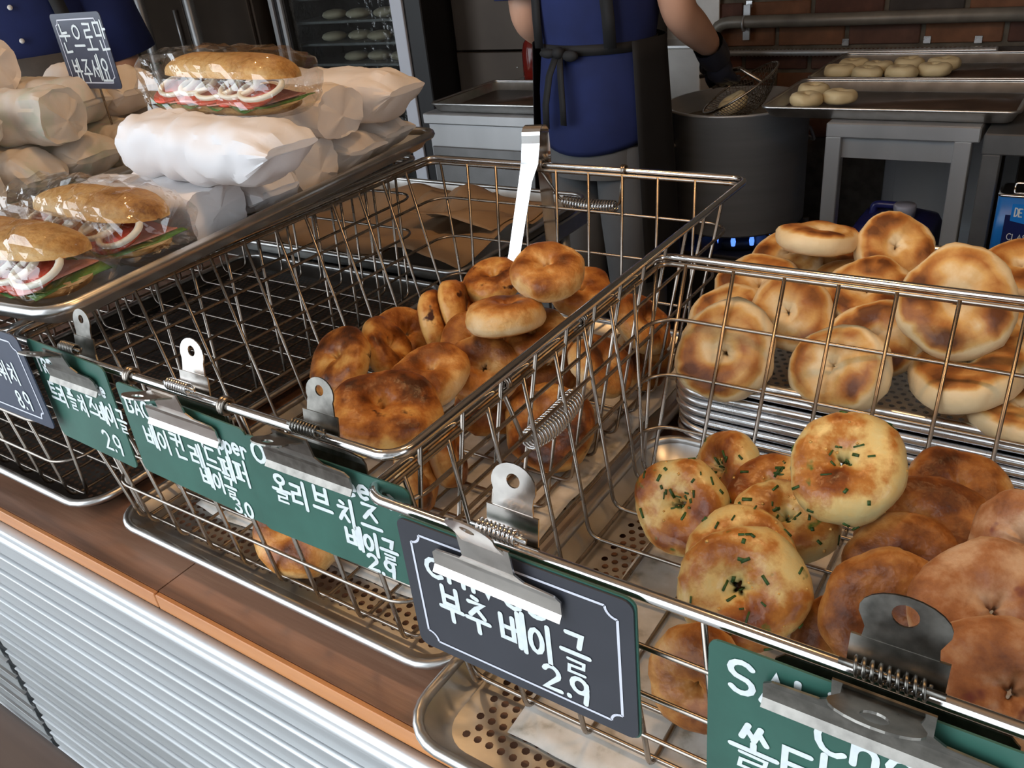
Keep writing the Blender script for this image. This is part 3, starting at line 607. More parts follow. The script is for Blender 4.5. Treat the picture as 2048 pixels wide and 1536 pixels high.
clip('large shiny silver clip holding the charcoal chive card', -0.2285, 1.026, 0.2765, 0.085, clip_s, h=0.052, tab=0.0145, open_f=0.5, open_b=0.18, thick=0.013, ry=0.02)
clip('large dark worn clip holding the salty chocolate card', -0.029, 1.024, 0.2765, 0.100, clip_d, h=0.048, tab=0.0185, open_f=1.1, open_b=0.12, thick=0.013, tl=0.028)
clip('silver clip holding the green bacon pepper card', -0.519, 1.043, 0.2930, 0.082, clip_s, h=0.050, tab=0.0135, open_f=1.15, open_b=0.22, thick=0.012)
clip('dark grey clip holding the green olive cheese card', -0.388, 1.043, 0.2930, 0.080, clip_d, h=0.048, tab=0.0125, open_f=1.15, open_b=0.22, thick=0.012)
clip('dull silver clip at the corner of the sandwich tray', -0.660, 1.050, 0.2930, 0.070, clip_d, h=0.046, tab=0.0120, open_f=1.1, open_b=0.2, thick=0.012)
clip('silver clip holding the navy sandwich card', -0.82, 1.050, 0.288, 0.070, clip_s, h=0.046, tab=0.0120, open_f=1.1, open_b=0.2, thick=0.012)

# ------------------------------------------------------------------ bagels
def bagel_mesh(R, seed, style, mat_, h=0.40, nu=44, nv=22, hole=0.10):
    rg = random.Random(seed); b = MB()
    rc, rt = R * (0.5 + hole * 0.5), R * (0.5 - hole * 0.5)
    ph = [rg.uniform(0, 6.28) for _ in range(6)]; bake = []
    hz = R * h
    ktw = rg.choice((2, 3)); lean = rg.uniform(-0.10, 0.10); gap = rg.uniform(0, 6.28)
    sx = rg.uniform(0.95, 1.06)
    def fn(u, v):
        a = 2 * PI * u; t = 2 * PI * v
        fat = 1 + 0.10 * math.sin(a + ph[0]) + 0.06 * math.sin(2 * a + ph[1]) + 0.03 * math.sin(3 * a + ph[2])
        ct, s_ = math.cos(t), math.sin(t)
        ct2 = math.copysign(abs(ct) ** 0.85, ct); st2 = math.copysign(abs(s_) ** 0.80, s_)
        rad = rc + rt * ct2 * (fat if ct > 0 else 1.0 + 0.5 * (fat - 1))
        z = hz * st2 * (0.9 + 0.35 * (fat - 1) + 0.1)
        inner = max(0.0, -ct)
        # pinched creases running into the hole
        z *= 1 - 0.10 * inner * abs(math.sin(ktw * a + ph[3])) 
        rad += R * 0.03 * inner * math.sin((ktw + 2) * a + ph[4])
        # seam where the rope was joined
        dg = math.cos(a - gap); sm_ = max(0.0, (dg - 0.86) / 0.14)
        z *= 1 - 0.13 * sm_; rad -= R * 0.025 * sm_ * max(0, ct)
        if z < 0: z *= 0.82
        rad = max(rad, R * 0.035)
        x, y = rad * math.cos(a) * sx, rad * math.sin(a) / sx
        n1 = noise.noise(Vector((x / R * 1.6 + seed, y / R * 1.6, z / R * 1.6))); n2 = noise.noise(Vector((x / R * 4.5, y / R * 4.5 + seed, z / R * 4.5)))
        k = 1 + 0.08 * n1 + 0.030 * n2 + 0.010 * noise.noise(Vector((x / R * 11, y / R * 11 + seed, z / R * 11)))
        z = z * k + lean * x * 0.4 + R * 0.03 * n1
        q = math.hypot(x, y) / R
        if style == 'pale':       # pan-browned faces, pale sides
            fa = abs(s_) + 0.18 * n2; bk = 0.16 + 0.62 * max(0, fa - 0.62) / 0.38 * (0.55 + 0.9 * max(0, n1 + 0.25)) - 0.45 * inner * (1 if abs(s_) < 0.75 else 0.3)
            if 0.1 < s_ < 0.75 and ct > 0: bk += 0.10
            ed = math.exp(-((t - 1.0) / 0.28) ** 2); bk += 0.30 * ed
        elif style == 'dough': bk = 0.5 + 0.5 * s_
        elif style == 'berry': bk = 0.18 + 0.38 * max(0, s_) + 0.45 * n1 + 0.15 * n2
        else:
            bk = (0.02 if style == 'chive' else 0.10) + 0.52 * max(0, s_ * 0.75 + 0.32) + 0.38 * n1 - 0.30 * inner * (1 - abs(s_)) + 0.16 * n2
            if s_ < -0.6: bk = 0.55 + 0.3 * n1
            band = math.exp(-((t - PI * 2 + 0.25) / 0.35) ** 2); bk -= 0.22 * band
        bake.append(min(1.0, max(0.0, bk)))
        return (x * k, y * k, z)
    b.grid(nu, nv, fn, True, True)
    me = b.mesh('bagel', mat_)
    at_ = me.attributes.new('bake', 'FLOAT', 'POINT'); at_.data.foreach_set('value', bake)
    return me, b
def axis_rot(ax, spin):
    z = Vector(ax).normalized(); return z.to_track_quat('Z', 'Y').to_matrix().to_4x4() @ Matrix.Rotation(spin, 4, 'Z')
def bagel(loc, R, ax, style, seed, label, group, h=0.40, hole=0.10, name='bagel', spin=None, cat='bagel'):
    mt = {'cheese': b_cheese, 'golden': b_golden, 'pale': b_pale, 'chive': b_chive, 'brown': b_brown, 'berry': b_berry, 'dough': b_dough}[style]
    me, b = bagel_mesh(R, seed, style, mt, h, hole=hole)
    o = bpy.data.objects.new(name, me); spin = seed * 1.7 if spin is None else spin
    o.matrix_world = Matrix.Translation(loc) @ axis_rot(ax, spin); link(o)
    tag(o, label, cat, group)
    rg = random.Random(seed + 99)
    if style == 'chive':
        f_ = MB(); c_ = MB()
        for k in range(64):
            i = rg.randrange(len(b.v)); p = Vector(b.v[i]); uu = i // 22; vv = i % 22
            q = Vector(b.v[uu * 22 + (vv + 1) % 22]) - p; r_ = Vector(b.v[((uu + 1) % 44) * 22 + vv]) - p
            if q.length < 1e-5 or r_.length < 1e-5: continue
            n_ = r_.cross(q).normalized()
            if n_.dot(p - Vector((p.x, p.y, 0)).normalized() * R * 0.55) < 0: n_ = -n_
            an = rg.uniform(0, 6.28); d = (q.normalized() * math.cos(an) + n_.cross(q.normalized()) * math.sin(an)); e = n_.cross(d)
            if k < 44:
                L_, w_ = rg.uniform(0.0025, 0.0085), rg.uniform(0.0010, 0.0024)
                pts = [p + d * L_ * t + n_ * (0.0004 - 0.0006 * (2 * t - 1) ** 2 * 0) for t in (-0.5, 0.5)]
                vs_ = []
                for pp in pts: vs_ += [pp + e * w_ / 2 - n_ * 0.0008, pp + e * w_ / 2 + n_ * 0.0003, pp - e * w_ / 2 + n_ * 0.0003, pp - e * w_ / 2 - n_ * 0.0008]
                f_.add(vs_, [(0, 1, 5, 4), (1, 2, 6, 5), (2, 3, 7, 6), (0, 4, 7, 3), (0, 3, 2, 1), (4, 5, 6, 7)])
            else:
                s_ = rg.uniform(0.0008, 0.0018)
                c_.add([p + d * s_, p + e * s_, p - d * s_, p - e * s_, p + n_ * s_ * 0.7, p - n_ * s_ * 0.5], [(0, 1, 4), (1, 2, 4), (2, 3, 4), (3, 0, 4), (1, 0, 5), (2, 1, 5), (3, 2, 5), (0, 3, 5)])
        tag(f_.build('chive_flecks', chive_m, o), kind='stuff'); tag(c_.build('cheese_crumbs', crumb_m, o), kind='stuff')
    return o
GA, GB, GS = 'cheese bagels heaped in the middle basket', 'bagels heaped in the chive basket', 'plain bagels piled on the tray stack'
bagel((-0.4403, 0.6692, 1.0350), 0.0380, (0.2, -0.3, 0.93), 'golden', 11, 'golden bagel lying on top of the cheese bagel heap against the tongs', GA, 0.42, 0.07)
bagel((-0.4620, 0.6219, 1.0012), 0.0415, (-0.1, 0.12, 1), 'golden', 12, 'pale sided bagel with a scorched top in the middle of the heap', GA, 0.42, 0.07)
bagel((-0.5469, 0.7193, 0.9884), 0.0360, (0, -0.3, 1), 'cheese', 13, 'small cheese bagel peeping out between the tongs and the top bagel', GA, 0.42, 0.07)
bagel((-0.5933, 0.7340, 0.9584), 0.0360, (-0.3, -0.2, 1), 'cheese', 14, 'scorched cheese bagel lying behind the heap under the tongs', GA, 0.42, 0.07)
bagel((-0.5838, 0.6537, 0.9555), 0.0360, (0.85, 0.45, 0.25), 'cheese', 15, 'cheese bagel on edge seen side on in the middle of the heap', GA, 0.42, 0.07)
bagel((-0.5646, 0.6708, 0.9657), 0.0360, (0.85, 0.45, 0.3), 'cheese', 16, 'cheese bagel on edge behind another edge standing one', GA, 0.42, 0.07)
bagel((-0.6297, 0.6464, 0.9367), 0.0368, (0.55, -0.1, 0.7), 'golden', 17, 'round golden bagel leaning on the edge standing cheese bagels', GA, 0.42, 0.07)
bagel((-0.6087, 0.5905, 0.9491), 0.0360, (0.75, 0.3, 0.5), 'cheese', 18, 'narrow cheese bagel squeezed between two leaning bagels', GA, 0.42, 0.07)
bagel((-0.6253, 0.5391, 0.9565), 0.0405, (-0.15, -0.55, 0.75), 'cheese', 19, 'cheese bagel leaning on the left end of the heap with its hole showing', GA, 0.42, 0.07)
bagel((-0.5022, 0.5402, 0.9656), 0.0399, (0.05, -0.2, 0.95), 'golden', 20, 'dark golden ring bagel with an open hole near the rim', GA, 0.42, 0.07)
bagel((-0.4931, 0.4597, 0.9698), 0.0502, (0.25, -0.15, 0.95), 'cheese', 21, 'large scorched bagel at the front of the cheese bagel heap', GA, 0.42, 0.07)
bagel((-0.5149, 0.6297, 0.9562), 0.0376, (0.2, -0.5, 0.75), 'golden', 22, 'golden bagel half covered by the pale sided scorched bagel', GA, 0.42, 0.07)
bagel((-0.4754, 0.5912, 0.9518), 0.0386, (0.25, -0.55, 0.65), 'golden', 23, 'golden bagel showing a brown arc behind the open ring bagel', GA, 0.42, 0.07)
bagel((-0.4462, 0.6466, 0.9685), 0.0360, (0, -0.3, 0.9), 'golden', 24, 'pale golden bagel under the pale sided scorched bagel', GA, 0.42, 0.07)
bagel((-0.4399, 0.6555, 0.9345), 0.0360, (0.5, -0.5, 0.5), 'golden', 25, 'brown bagel leaning against the shared rim near the handle hooks', GA, 0.42, 0.07)
bagel((-0.4757, 0.6006, 0.9105), 0.0389, (0.5, -0.6, 0.4), 'golden', 26, 'golden bagel low in the heap behind the coil handle', GA, 0.42, 0.07)
bagel((-0.5943, 0.4908, 0.9108), 0.0389, (-0.2, -0.7, 0.5), 'cheese', 27, 'cheese bagel underneath the large scorched front bagel', GA, 0.42, 0.07)
bagel((-0.4761, 0.4668, 0.9011), 0.0360, (0.75, 0.45, 0.15), 'golden', 28, 'edge standing bagel seen through the wires at the basket corner', GA, 0.42, 0.07)
bagel((-0.4769, 0.5153, 0.8999), 0.0370, (0.75, 0.45, 0.15), 'golden', 29, 'edge standing bagel next to the corner one behind the wires', GA, 0.42, 0.07)
bagel((-0.4061, 0.5958, 0.9006), 0.0465, (0.15, -0.6, 0.6), 'cheese', 30, 'cheese bagel on the greasy paper behind the coil handle', GA, 0.42, 0.07)
bagel((-0.3848, 0.6686, 0.9374), 0.0374, (0.8, 0.1, 0.75), 'golden', 31, 'tilted bagel against the side wires past the coil handle', GA, 0.42, 0.07)
bagel((-0.3854, 0.7658, 0.9421), 0.0381, (0.8, 0.1, 0.75), 'golden', 32, 'tilted bagel at the back end of the side wires', GA, 0.42, 0.07)
bagel((-0.3879, 0.7691, 0.8960), 0.0360, (0.8, -0.2, 0.4), 'golden', 33, 'brown bagel low down at the back end of the side wires', GA, 0.42, 0.07)
bagel((-0.5239, 0.3613, 0.8976), 0.0454, (0.08, -0.7, 0.7), 'golden', 34, 'single browned bagel at the foot of the basket below the green cards', GA, 0.42, 0.07)
bagel((-0.4350, 0.7220, 0.9900), 0.0360, (0.3, -0.2, 0.8), 'golden', 35, 'bagel tucked under the top golden bagel beside the rim', GA, 0.42, 0.07)
bagel((-0.2191, 0.4994, 0.9300), 0.0391, (-0.12, -0.75, 0.6), 'chive', 36, 'chive bagel standing on edge with its green filled hole showing', GB, 0.42, 0.07)
bagel((-0.2094, 0.5752, 0.9186), 0.0355, (-0.5, -0.6, 0.35), 'chive', 37, 'folded chive bagel tucked behind the standing chive bagel', GB, 0.42, 0.07)
bagel((-0.1021, 0.5037, 1.0000), 0.0403, (0.05, -0.5, 0.85), 'chive', 38, 'big round chive bagel with a glazed top on top of the pile', GB, 0.42, 0.07)
bagel((-0.1365, 0.4969, 0.9440), 0.0364, (0, -0.4, 0.9), 'chive', 39, 'chive bagel lying under the big round one', GB, 0.42, 0.07)
bagel((-0.1502, 0.4471, 0.9456), 0.0375, (0.1, -0.5, 0.85), 'chive', 40, 'chive bagel wedged behind the scorched leaning one', GB, 0.42, 0.07)
bagel((-0.1398, 0.4100, 0.9509), 0.0417, (0.15, -0.72, 0.65), 'chive', 41, 'scorched chive bagel leaning on the front rim', GB, 0.42, 0.07)
bagel((-0.0494, 0.5176, 0.9490), 0.0442, (0.1, -0.5, 0.8), 'brown', 42, 'plain brown bagel next to the big round chive bagel', GB, 0.38, 0.03)
bagel((-0.0381, 0.5721, 0.9500), 0.0386, (0.2, -0.5, 0.8), 'brown', 43, 'brown bagel with a chocolate split against the tray stack', GB, 0.38, 0.03)
bagel((-0.0503, 0.4762, 0.9478), 0.0408, (0.1, -0.65, 0.65), 'brown', 44, 'plain brown bagel in front of another brown one in the middle', GB, 0.38, 0.03)
bagel((-0.0537, 0.4232, 0.9552), 0.0392, (0.1, -0.75, 0.55), 'brown', 45, 'plain golden brown ring behind the dark worn clip', GB, 0.38, 0.03)
bagel((-0.0727, 0.4221, 0.9161), 0.0355, (0, -0.7, 0.6), 'brown', 46, 'plain brown bagel between the chive bagel and the dark clip', GB, 0.38, 0.03)
bagel((-0.0001, 0.4217, 0.9813), 0.0425, (0.1, -0.55, 0.8), 'berry', 47, 'large pinkish cranberry bagel lying on top beside the dark clip', GB, 0.4, 0.03)
bagel((0.0123, 0.4808, 0.9915), 0.0355, (-0.6, -0.5, 0.5), 'berry', 48, 'cranberry bagel with pink dough at the end of the pile', GB, 0.4, 0.03)
bagel((-0.1465, 0.3594, 0.9104), 0.0355, (0, -0.9, 0.35), 'brown', 49, 'dark brown bagel on edge beside the charcoal price card', GB, 0.38, 0.03)
bagel((0.0161, 0.3708, 0.9782), 0.0391, (0, -0.6, 0.8), 'berry', 50, 'pinkish cranberry bagel underneath the large cranberry one', GB, 0.4, 0.03)
bagel((-0.1603, 0.5385, 0.9349), 0.0355, (-0.2, -0.4, 0.9), 'chive', 51, 'small piece of chive bagel showing behind the big round one', GB, 0.42, 0.07)
bagel((-0.2556, 0.6871, 0.9685), 0.0483, (0.0, -0.85, 0.45), 'pale', 52, 'pale bagel with a brown ring round its hole at the tray corner', GS, 0.35, 0.0)
bagel((-0.1559, 0.6945, 0.9700), 0.0438, (-0.3, -0.78, 0.5), 'pale', 53, 'pale bagel leaning left with a brown dimpled face', GS, 0.35, 0.0)
bagel((-0.2745, 0.7293, 0.9808), 0.0385, (0.1, -0.75, 0.6), 'pale', 54, 'pale bagel standing right behind the corner bagel with the brown ring', GS, 0.35, 0.0)
bagel((-0.2134, 0.7337, 0.9962), 0.0385, (0.15, -0.7, 0.6), 'pale', 55, 'pale bagel leaning behind the first two corner bagels', GS, 0.35, 0.0)
bagel((-0.2572, 0.7786, 0.9961), 0.0430, (0, -0.5, 0.8), 'pale', 56, 'broad pale bagel lying midway up the pile beside the wire rim', GS, 0.35, 0.0)
bagel((-0.2486, 0.8421, 1.0084), 0.0385, (0.1, -0.35, 0.9), 'pale', 57, 'darker toasted bagel lying under the topmost flat one', GS, 0.35, 0.0)
bagel((-0.2181, 0.8790, 0.9954), 0.0385, (0.1, -0.2, 0.95), 'pale', 58, 'toasted bagel under the topmost flat one beside the scorched hole bagel', GS, 0.35, 0.0)
bagel((-0.2145, 0.8268, 1.0373), 0.0392, (0, 0.15, 1), 'pale', 59, 'pale bagel lying flat on top of the others', GS, 0.35, 0.0)
bagel((-0.1484, 0.8469, 1.0277), 0.0385, (0.3, -0.55, 0.75), 'pale', 60, 'bagel with a scorched hole on top of the tray pile', GS, 0.35, 0.0)
bagel((-0.1798, 0.8121, 0.9906), 0.0416, (0.0, -0.3, 0.9), 'pale', 61, 'pale bagel lying below the scorched hole bagel', GS, 0.35, 0.0)
bagel((-0.1556, 0.7826, 1.0047), 0.0401, (0.1, -0.5, 0.8), 'pale', 62, 'pale bagel in the middle of the pile between leaning ones', GS, 0.35, 0.0)
bagel((-0.1354, 0.7354, 0.9835), 0.0394, (0.15, -0.75, 0.6), 'pale', 63, 'pale bagel standing behind the dimpled leaning bagel', GS, 0.35, 0.0)
bagel((-0.0767, 0.7448, 1.0234), 0.0487, (0.05, -0.75, 0.6), 'pale', 64, 'big pale bagel with brown blotches facing out', GS, 0.35, 0.0)
bagel((-0.0568, 0.8576, 0.9963), 0.0385, (0.2, -0.3, 0.9), 'pale', 65, 'pale bagel lying behind the big blotched one', GS, 0.35, 0.0)
bagel((-0.0382, 0.8411, 1.0212), 0.0385, (0, -0.3, 0.9), 'pale', 66, 'scorched bagel at the far tray edge near the olive oil tin', GS, 0.35, 0.0)
bagel((-0.0565, 0.7223, 0.9725), 0.0507, (-0.15, -0.12, 1), 'pale', 67, 'pale bagel lying tilted on the tray edge with a toasted side', GS, 0.35, 0.0)
bagel((-0.0112, 0.7044, 0.9512), 0.0385, (0, -0.1, 1), 'pale', 68, 'toasted bagel lying at the front edge of the top tray', GS, 0.35, 0.0)
bagel((-0.0234, 0.8014, 0.9818), 0.0385, (0.2, -0.4, 0.8), 'pale', 69, 'pale bagel half hidden behind the big blotched one', GS, 0.35, 0.0)

# ------------------------------------------------------------------ stack of aluminium trays behind the chive basket
SX0, SX1, SY0, SY1 = -0.312, 0.30, 0.684, 1.09
for k in range(8):
    last = k == 7
    lab = 'topmost aluminium tray of the stack, carrying the plain bagels' if last else ('lowest aluminium tray of the stack on the counter' if k == 0 else 'aluminium tray nested inside the stack under the plain bagels')
    dx = rnd.uniform(-0.003, 0.003)
    tray('sheet_tray', lab, 'tray', SX0 + dx, SX1 + dx, SY0 + rnd.uniform(-.002, .002), SY1, CT + k * 0.0107, 0.0165, alu_stack, rim_r=0.0047, perf=(0.0095, 0.0026) if last else None, group='stacked aluminium trays')

# ------------------------------------------------------------------ sandwiches
tray('sandwich_tray', 'aluminium tray of white wrapped and film wrapped sandwiches', 'tray', -1.119, -0.749, 0.287, 0.931, 1.0745, 0.020, alu, rim_r=0.0056, rot=0.123, r=0.03)
tray('sandwich_tray', 'aluminium tray of thin paper wrapped sandwiches', 'tray', -1.530, -1.130, 0.28, 0.92, 1.0745, 0.022, alu, rim_r=0.0052, rot=0.123, r=0.03)
def wrapped_mb(L_, w, h, seed, nu=48, nv=40, crumple=0.0058, flap=0.10, freq=1.0, tuck=0.62, wedge=False):
    """sandwich rolled in paper: creased sides, pleated ends tucked in"""
    b = MB(); rg = random.Random(seed); e0, e1 = rg.uniform(-0.25, 0.25), rg.uniform(-0.25, 0.25); tw = rg.uniform(-0.5, 0.5)
    def fn(u, v):
        d = abs(u - 0.5) * 2; sg = 1 if u > 0.5 else -1; end = e1 if u > 0.5 else e0
        x = (u - 0.5) * L_; a = 2 * PI * v + tw * (u - 0.5)
        t = max(0.0, (d - (1 - flap * 2.4)) / (flap * 2.4)); full = (1 - t ** 2.2 * (1 - tuck))
        cx_ = 0.0; fw_ = full
        if wedge and u > 0.5:
            t = max(0.0, (d - 0.62) / 0.38); full = 1 - 0.88 * t ** 1.6; fw_ = 1 - 0.16 * t; x += 0.014 * t * noise.noise(Vector((math.cos(a) * 1.5, seed, t)))
        elif d > 0.90: full *= 1 - (d - 0.90) / 0.10 * 0.93; x = sg * L_ * 0.45; cx_ = sg * (0.005 * noise.noise(Vector((math.cos(a) * full * 2.6, math.sin(a) * full * 2.6, seed * 1.3 + sg))) - 0.007 * full * abs(math.sin(1.5 * a + seed)))
        ca, sa = math.cos(a), math.sin(a); ex = 0.74
        y = math.copysign(abs(ca) ** ex, ca) * w / 2 * (fw_ if wedge and u > 0.5 else 0.25 + 0.75 * full if d < 0.9 else full) ; z = math.copysign(abs(sa) ** ex, sa) * h / 2 * full + (1 - full) * h * end * 0.5
        p = Vector((x * 20 * freq + seed * 3.1, y * 26 * freq, z * 26 * freq))
        d1 = noise.voronoi(p)[0]; cr_ = min(0.7, d1[1] - d1[0])
        d2 = noise.voronoi(p * 2.1 + Vector((7, 3, 1)))[0]
        k = crumple * (1.8 * cr_ - 0.5 + 0.9 * noise.noise(p * 0.6) + 0.5 * min(0.5, d2[1] - d2[0]) + t * 0.8 * abs(math.sin(5 * a + seed)))
        r_ = math.hypot(y, z) or 1e-6
        return (x + cx_, y + y / r_ * k * min(1.0, full * 2), z + z / r_ * k * min(1.0, full * 2))
    b.grid(nu, nv, fn, False, True)
    b.f.append(tuple(range(nv - 1, -1, -1))); b.f.append(tuple((nu - 1) * nv + j for j in range(nv))); b.m += [0, 0]; b.sm += [False, False]
    return b
def wrapped(loc, rz, L_, w, h, m, seed, label, ry=0.0, rx=0.0, group='paper wrapped sandwiches'):
    b = wrapped_mb(L_, w, h, seed, wedge=seed % 3 != 1)
    t = b.build('wrapped_sandwich', m); t.location = loc; t.rotation_euler = (rx, ry, rz)
    t.data.set_sharp_from_angle(angle=0.42)
    return tag(t, label, 'sandwich', group)
WW = [((-0.874, 0.5383, 1.1075), 0.02, 0.25, 0.076, 0.056, wrap_w, 'white paper wrapped sandwich lying behind the film wrapped ones'),
      ((-0.79, 0.5694, 1.1688), -0.05, 0.265, 0.084, 0.064, wrap_w, 'brightest white wrapped sandwich carrying the film wrapped one'),
      ((-0.885, 0.6242, 1.1072), -0.02, 0.25, 0.076, 0.056, wrap_w, 'white wrapped sandwich half hidden under the film wrapped stack'),
      ((-0.895, 0.7047, 1.1097), 0.04, 0.25, 0.076, 0.056, wrap_c, 'cream wrapped sandwich in the bottom layer beside the tray rim'),
      ((-0.905, 0.7855, 1.1068), 0.08, 0.25, 0.076, 0.056, wrap_c, 'cream wrapped sandwich with a folded end near the tray corner'),
      ((-0.915, 0.8648, 1.1073), 0.10, 0.24, 0.076, 0.056, wrap_c, 'cream wrapped sandwich at the far end of the tray'),
      ((-0.885, 0.7466, 1.1656), 0.06, 0.25, 0.080, 0.058, wrap_c, 'cream wrapped sandwich in the second layer beside the top one'),
      ((-0.88, 0.839, 1.1666), 0.06, 0.27, 0.090, 0.066, wrap_c, 'large cream wrapped sandwich on top at the far end')]
for i, (l_, rz, L_, w_, h_, m_, lb) in enumerate(WW): wrapped(l_, rz, L_, w_, h_, m_, i + 1, lb)
TT = [((-1.224, 0.4535, 1.1183), 0.2, 0.2), ((-1.235, 0.5469, 1.1165), 0.15, 0.2), ((-1.247, 0.6322, 1.1178), 0.12, 0.2), ((-1.258, 0.7183, 1.1171), 0.1, 0.2), ((-1.269, 0.8019, 1.115), 0.1, 0.2),
      ((-1.25, 0.4982, 1.1832), 0.1, 0.2), ((-1.225, 0.5906, 1.183), 0.25, 0.2), ((-1.3, 0.6793, 1.1823), 0.1, 0.2), ((-1.3, 0.7636, 1.1845), 0.05, 0.2), ((-1.38, 0.6004, 1.2431), 0.3, 0.2)]
TL = ['thin paper wrapped sandwich at the front corner of its tray', 'thin paper wrapped sandwich in the bottom layer next to the tray rim', 'thin paper wrapped sandwich in the bottom layer behind the rim one', 'thin paper wrapped sandwich in the bottom layer under the navy sign', 'thin paper wrapped sandwich at the far end of the bottom layer', 'thin paper wrapped sandwich on the second layer with greens showing', 'thin paper wrapped sandwich turned askew on the second layer', 'thin paper wrapped sandwich on the second layer beside the navy sign', 'cream paper wrapped sandwich behind the navy sign', 'cream paper wrapped sandwich at the top of the thin paper pile']
for i, (l_, rz, L_) in enumerate(TT):
    top = i == 9
    wrapped(l_, rz, L_, 0.080, 0.070, wrap_t if i not in (8, 9) else wrap_c, i + 31, TL[i], group='thin paper wrapped sandwiches')
def bun_mb(L_, w, h, seed, top=True):
    b = MB(); bk = []
    def fn(u, v):
        x = (u - 0.5) * L_; d = abs(u - 0.5) * 2; full = max(0.0, 1 - d ** 3.4) ** 0.5; a = PI * v
        y = math.cos(a) * w / 2 * (0.06 + 0.94 * full); z = (math.sin(a) ** 0.75) * h * (0.03 + 0.97 * full)
        n_ = noise.noise(Vector((x * 18 + seed, y * 22, z * 22))); y += 0.003 * n_; z += 0.0045 * n_ * math.sin(a)
        bk.append(min(1, max(0, 0.25 + 0.35 * math.sin(a) + 0.35 * n_ + 0.25 * max(0, d - 0.8) * 5)))
        return (x, y, z if top else -z)
    b.grid(30, 16, fn); n0 = 30 * 16; b.f.append(tuple(i * 16 for i in range(30)) + tuple(i * 16 + 15 for i in range(29, -1, -1))); b.m.append(1); b.sm.append(False)
    return b, bk
def film_sandwich(loc, rot, L_, w, label, seed, up=0.012):
    t = thing('film_wrapped_sandwich', label, 'sandwich', loc, 'sandwiches in clear film', rot); t.scale = (1, 1, 0.80)
    for top, z, hh, nm in ((True, 0.040 + up, 0.031, 'top_bun'), (False, 0.022, 0.019, 'bottom_bun')):
        b, bk = bun_mb(L_, w, hh, seed + (0 if top else 4), top)
        me = b.mesh(nm, [bun_m, bun_in]); at_ = me.attributes.new('bake', 'FLOAT', 'POINT'); at_.data.foreach_set('value', bk)
        o = bpy.data.objects.new(nm, me); o.location = (0, 0.008 if top else 0, z)
        if top: o.rotation_euler = (-0.12, 0, 0)
        link(o, t)
    rg = random.Random(seed)
    lt = MB(); lt.grid(30, 8, lambda u, v: ((u - 0.5) * L_ * 0.92, (v - 0.5) * w * 1.08, 0.0225 + 0.004 * math.sin(u * 26 + seed) * (2 * abs(v - 0.5)) + 0.003 * noise.noise(Vector((u * 9, v * 6, seed)))))
    o = lt.build('lettuce', lettuce_m, t); o.modifiers.new('thickness', 'SOLIDIFY').thickness = 0.0008
    hm = MB(); hm.grid(20, 6, lambda u, v: ((u - 0.5) * L_ * 0.8, (v - 0.5) * w * 1.05 - 0.002, 0.0275 + 0.002 * math.sin(u * 15 + 2 * seed)))
    o = hm.build('ham_slice', ham_m, t); o.modifiers.new('thickness', 'SOLIDIFY').thickness = 0.0016
    for k in range(5):
        x = (k - 2) * L_ * 0.175
        c_ = MB(); c_.lathe([(0.0, 0.0), (0.024, 0.0), (0.0255, 0.002), (0.024, 0.0045), (0.0, 0.0045)], n=20, cap0=False, cap1=False)
        c_.xf(Matrix.Translation((x, -0.021 + rg.uniform(-.002, .002), 0.0335)) @ Matrix.Rotation(0.42 + rg.uniform(-.05, .05), 4, 'X')); c_.build('tomato_slice', tomato_m, t)
    for k in range(5):
        x = (k - 2) * L_ * 0.17 + 0.008; R_ = rg.uniform(0.021, 0.027)
        c_ = MB(); c_.loft([[(q * math.cos(2 * PI * j / 22) * 1.15, q * math.sin(2 * PI * j / 22), z_) for j in range(22)] for q, z_ in ((R_, 0), (R_ + 0.001, 0.003), (R_, 0.006), (R_ - 0.004, 0.006), (R_ - 0.004, 0), (R_, 0))], cap0=False, cap1=False)
        c_.xf(Matrix.Translation((x, -0.020, 0.0425 + 0.0012 * (k % 2))) @ Matrix.Rotation(0.45 + rg.uniform(-.06, .06), 4, 'X')); c_.build('onion_ring', onion_m, t)
    f_ = wrapped_mb(L_ + 0.065, w + 0.020, 0.094, seed + 50, 30, 30, 0.008, 0.16, 1.3, 0.15)
    f_.sm = [False] * len(f_.sm); f_.xf(Matrix.Translation((0, -0.002, 0.0465))); o = f_.build('clear_film', film, t)
    return t
film_sandwich((-0.8482, 0.3536, 1.0818), (0, 0, 0.10), 0.20, 0.076, 'film wrapped sandwich with onion and tomato at the front corner of the tray', 3)
film_sandwich((-0.8559, 0.4549, 1.0854), (0, 0, -0.02), 0.205, 0.076, 'film wrapped sandwich between the front one and the white wrapped ones', 8)
film_sandwich((-0.85, 0.6573, 1.1813), (0.0, 0.03, 0.02), 0.205, 0.078, 'film wrapped sandwich on top of the white wrapped pile', 14, up=0.014)
card('navy please look with your eyes only sign among the sandwiches', -1.252, -1.130, 1.199, 1.298, 0.700, navy,
     [('눈으로만', .10, .50, .0350, .74), ('봐주세요', .17, .10, .0300, .66)], border=True, name='table_sign', ink_w=0.0030)
# lift the sign's category out of the price cards
for o in bpy.data.objects:
    if o.name.startswith('table_sign') and 'category' in o.keys():
        o['category'] = 'sign'; del o['group']
        s_ = MB(); s_.tube([(0, 0.004, -0.10), (0, 0.003, 0.02)], 0.0016, 6); s_.build('stand_rod', steel, o)

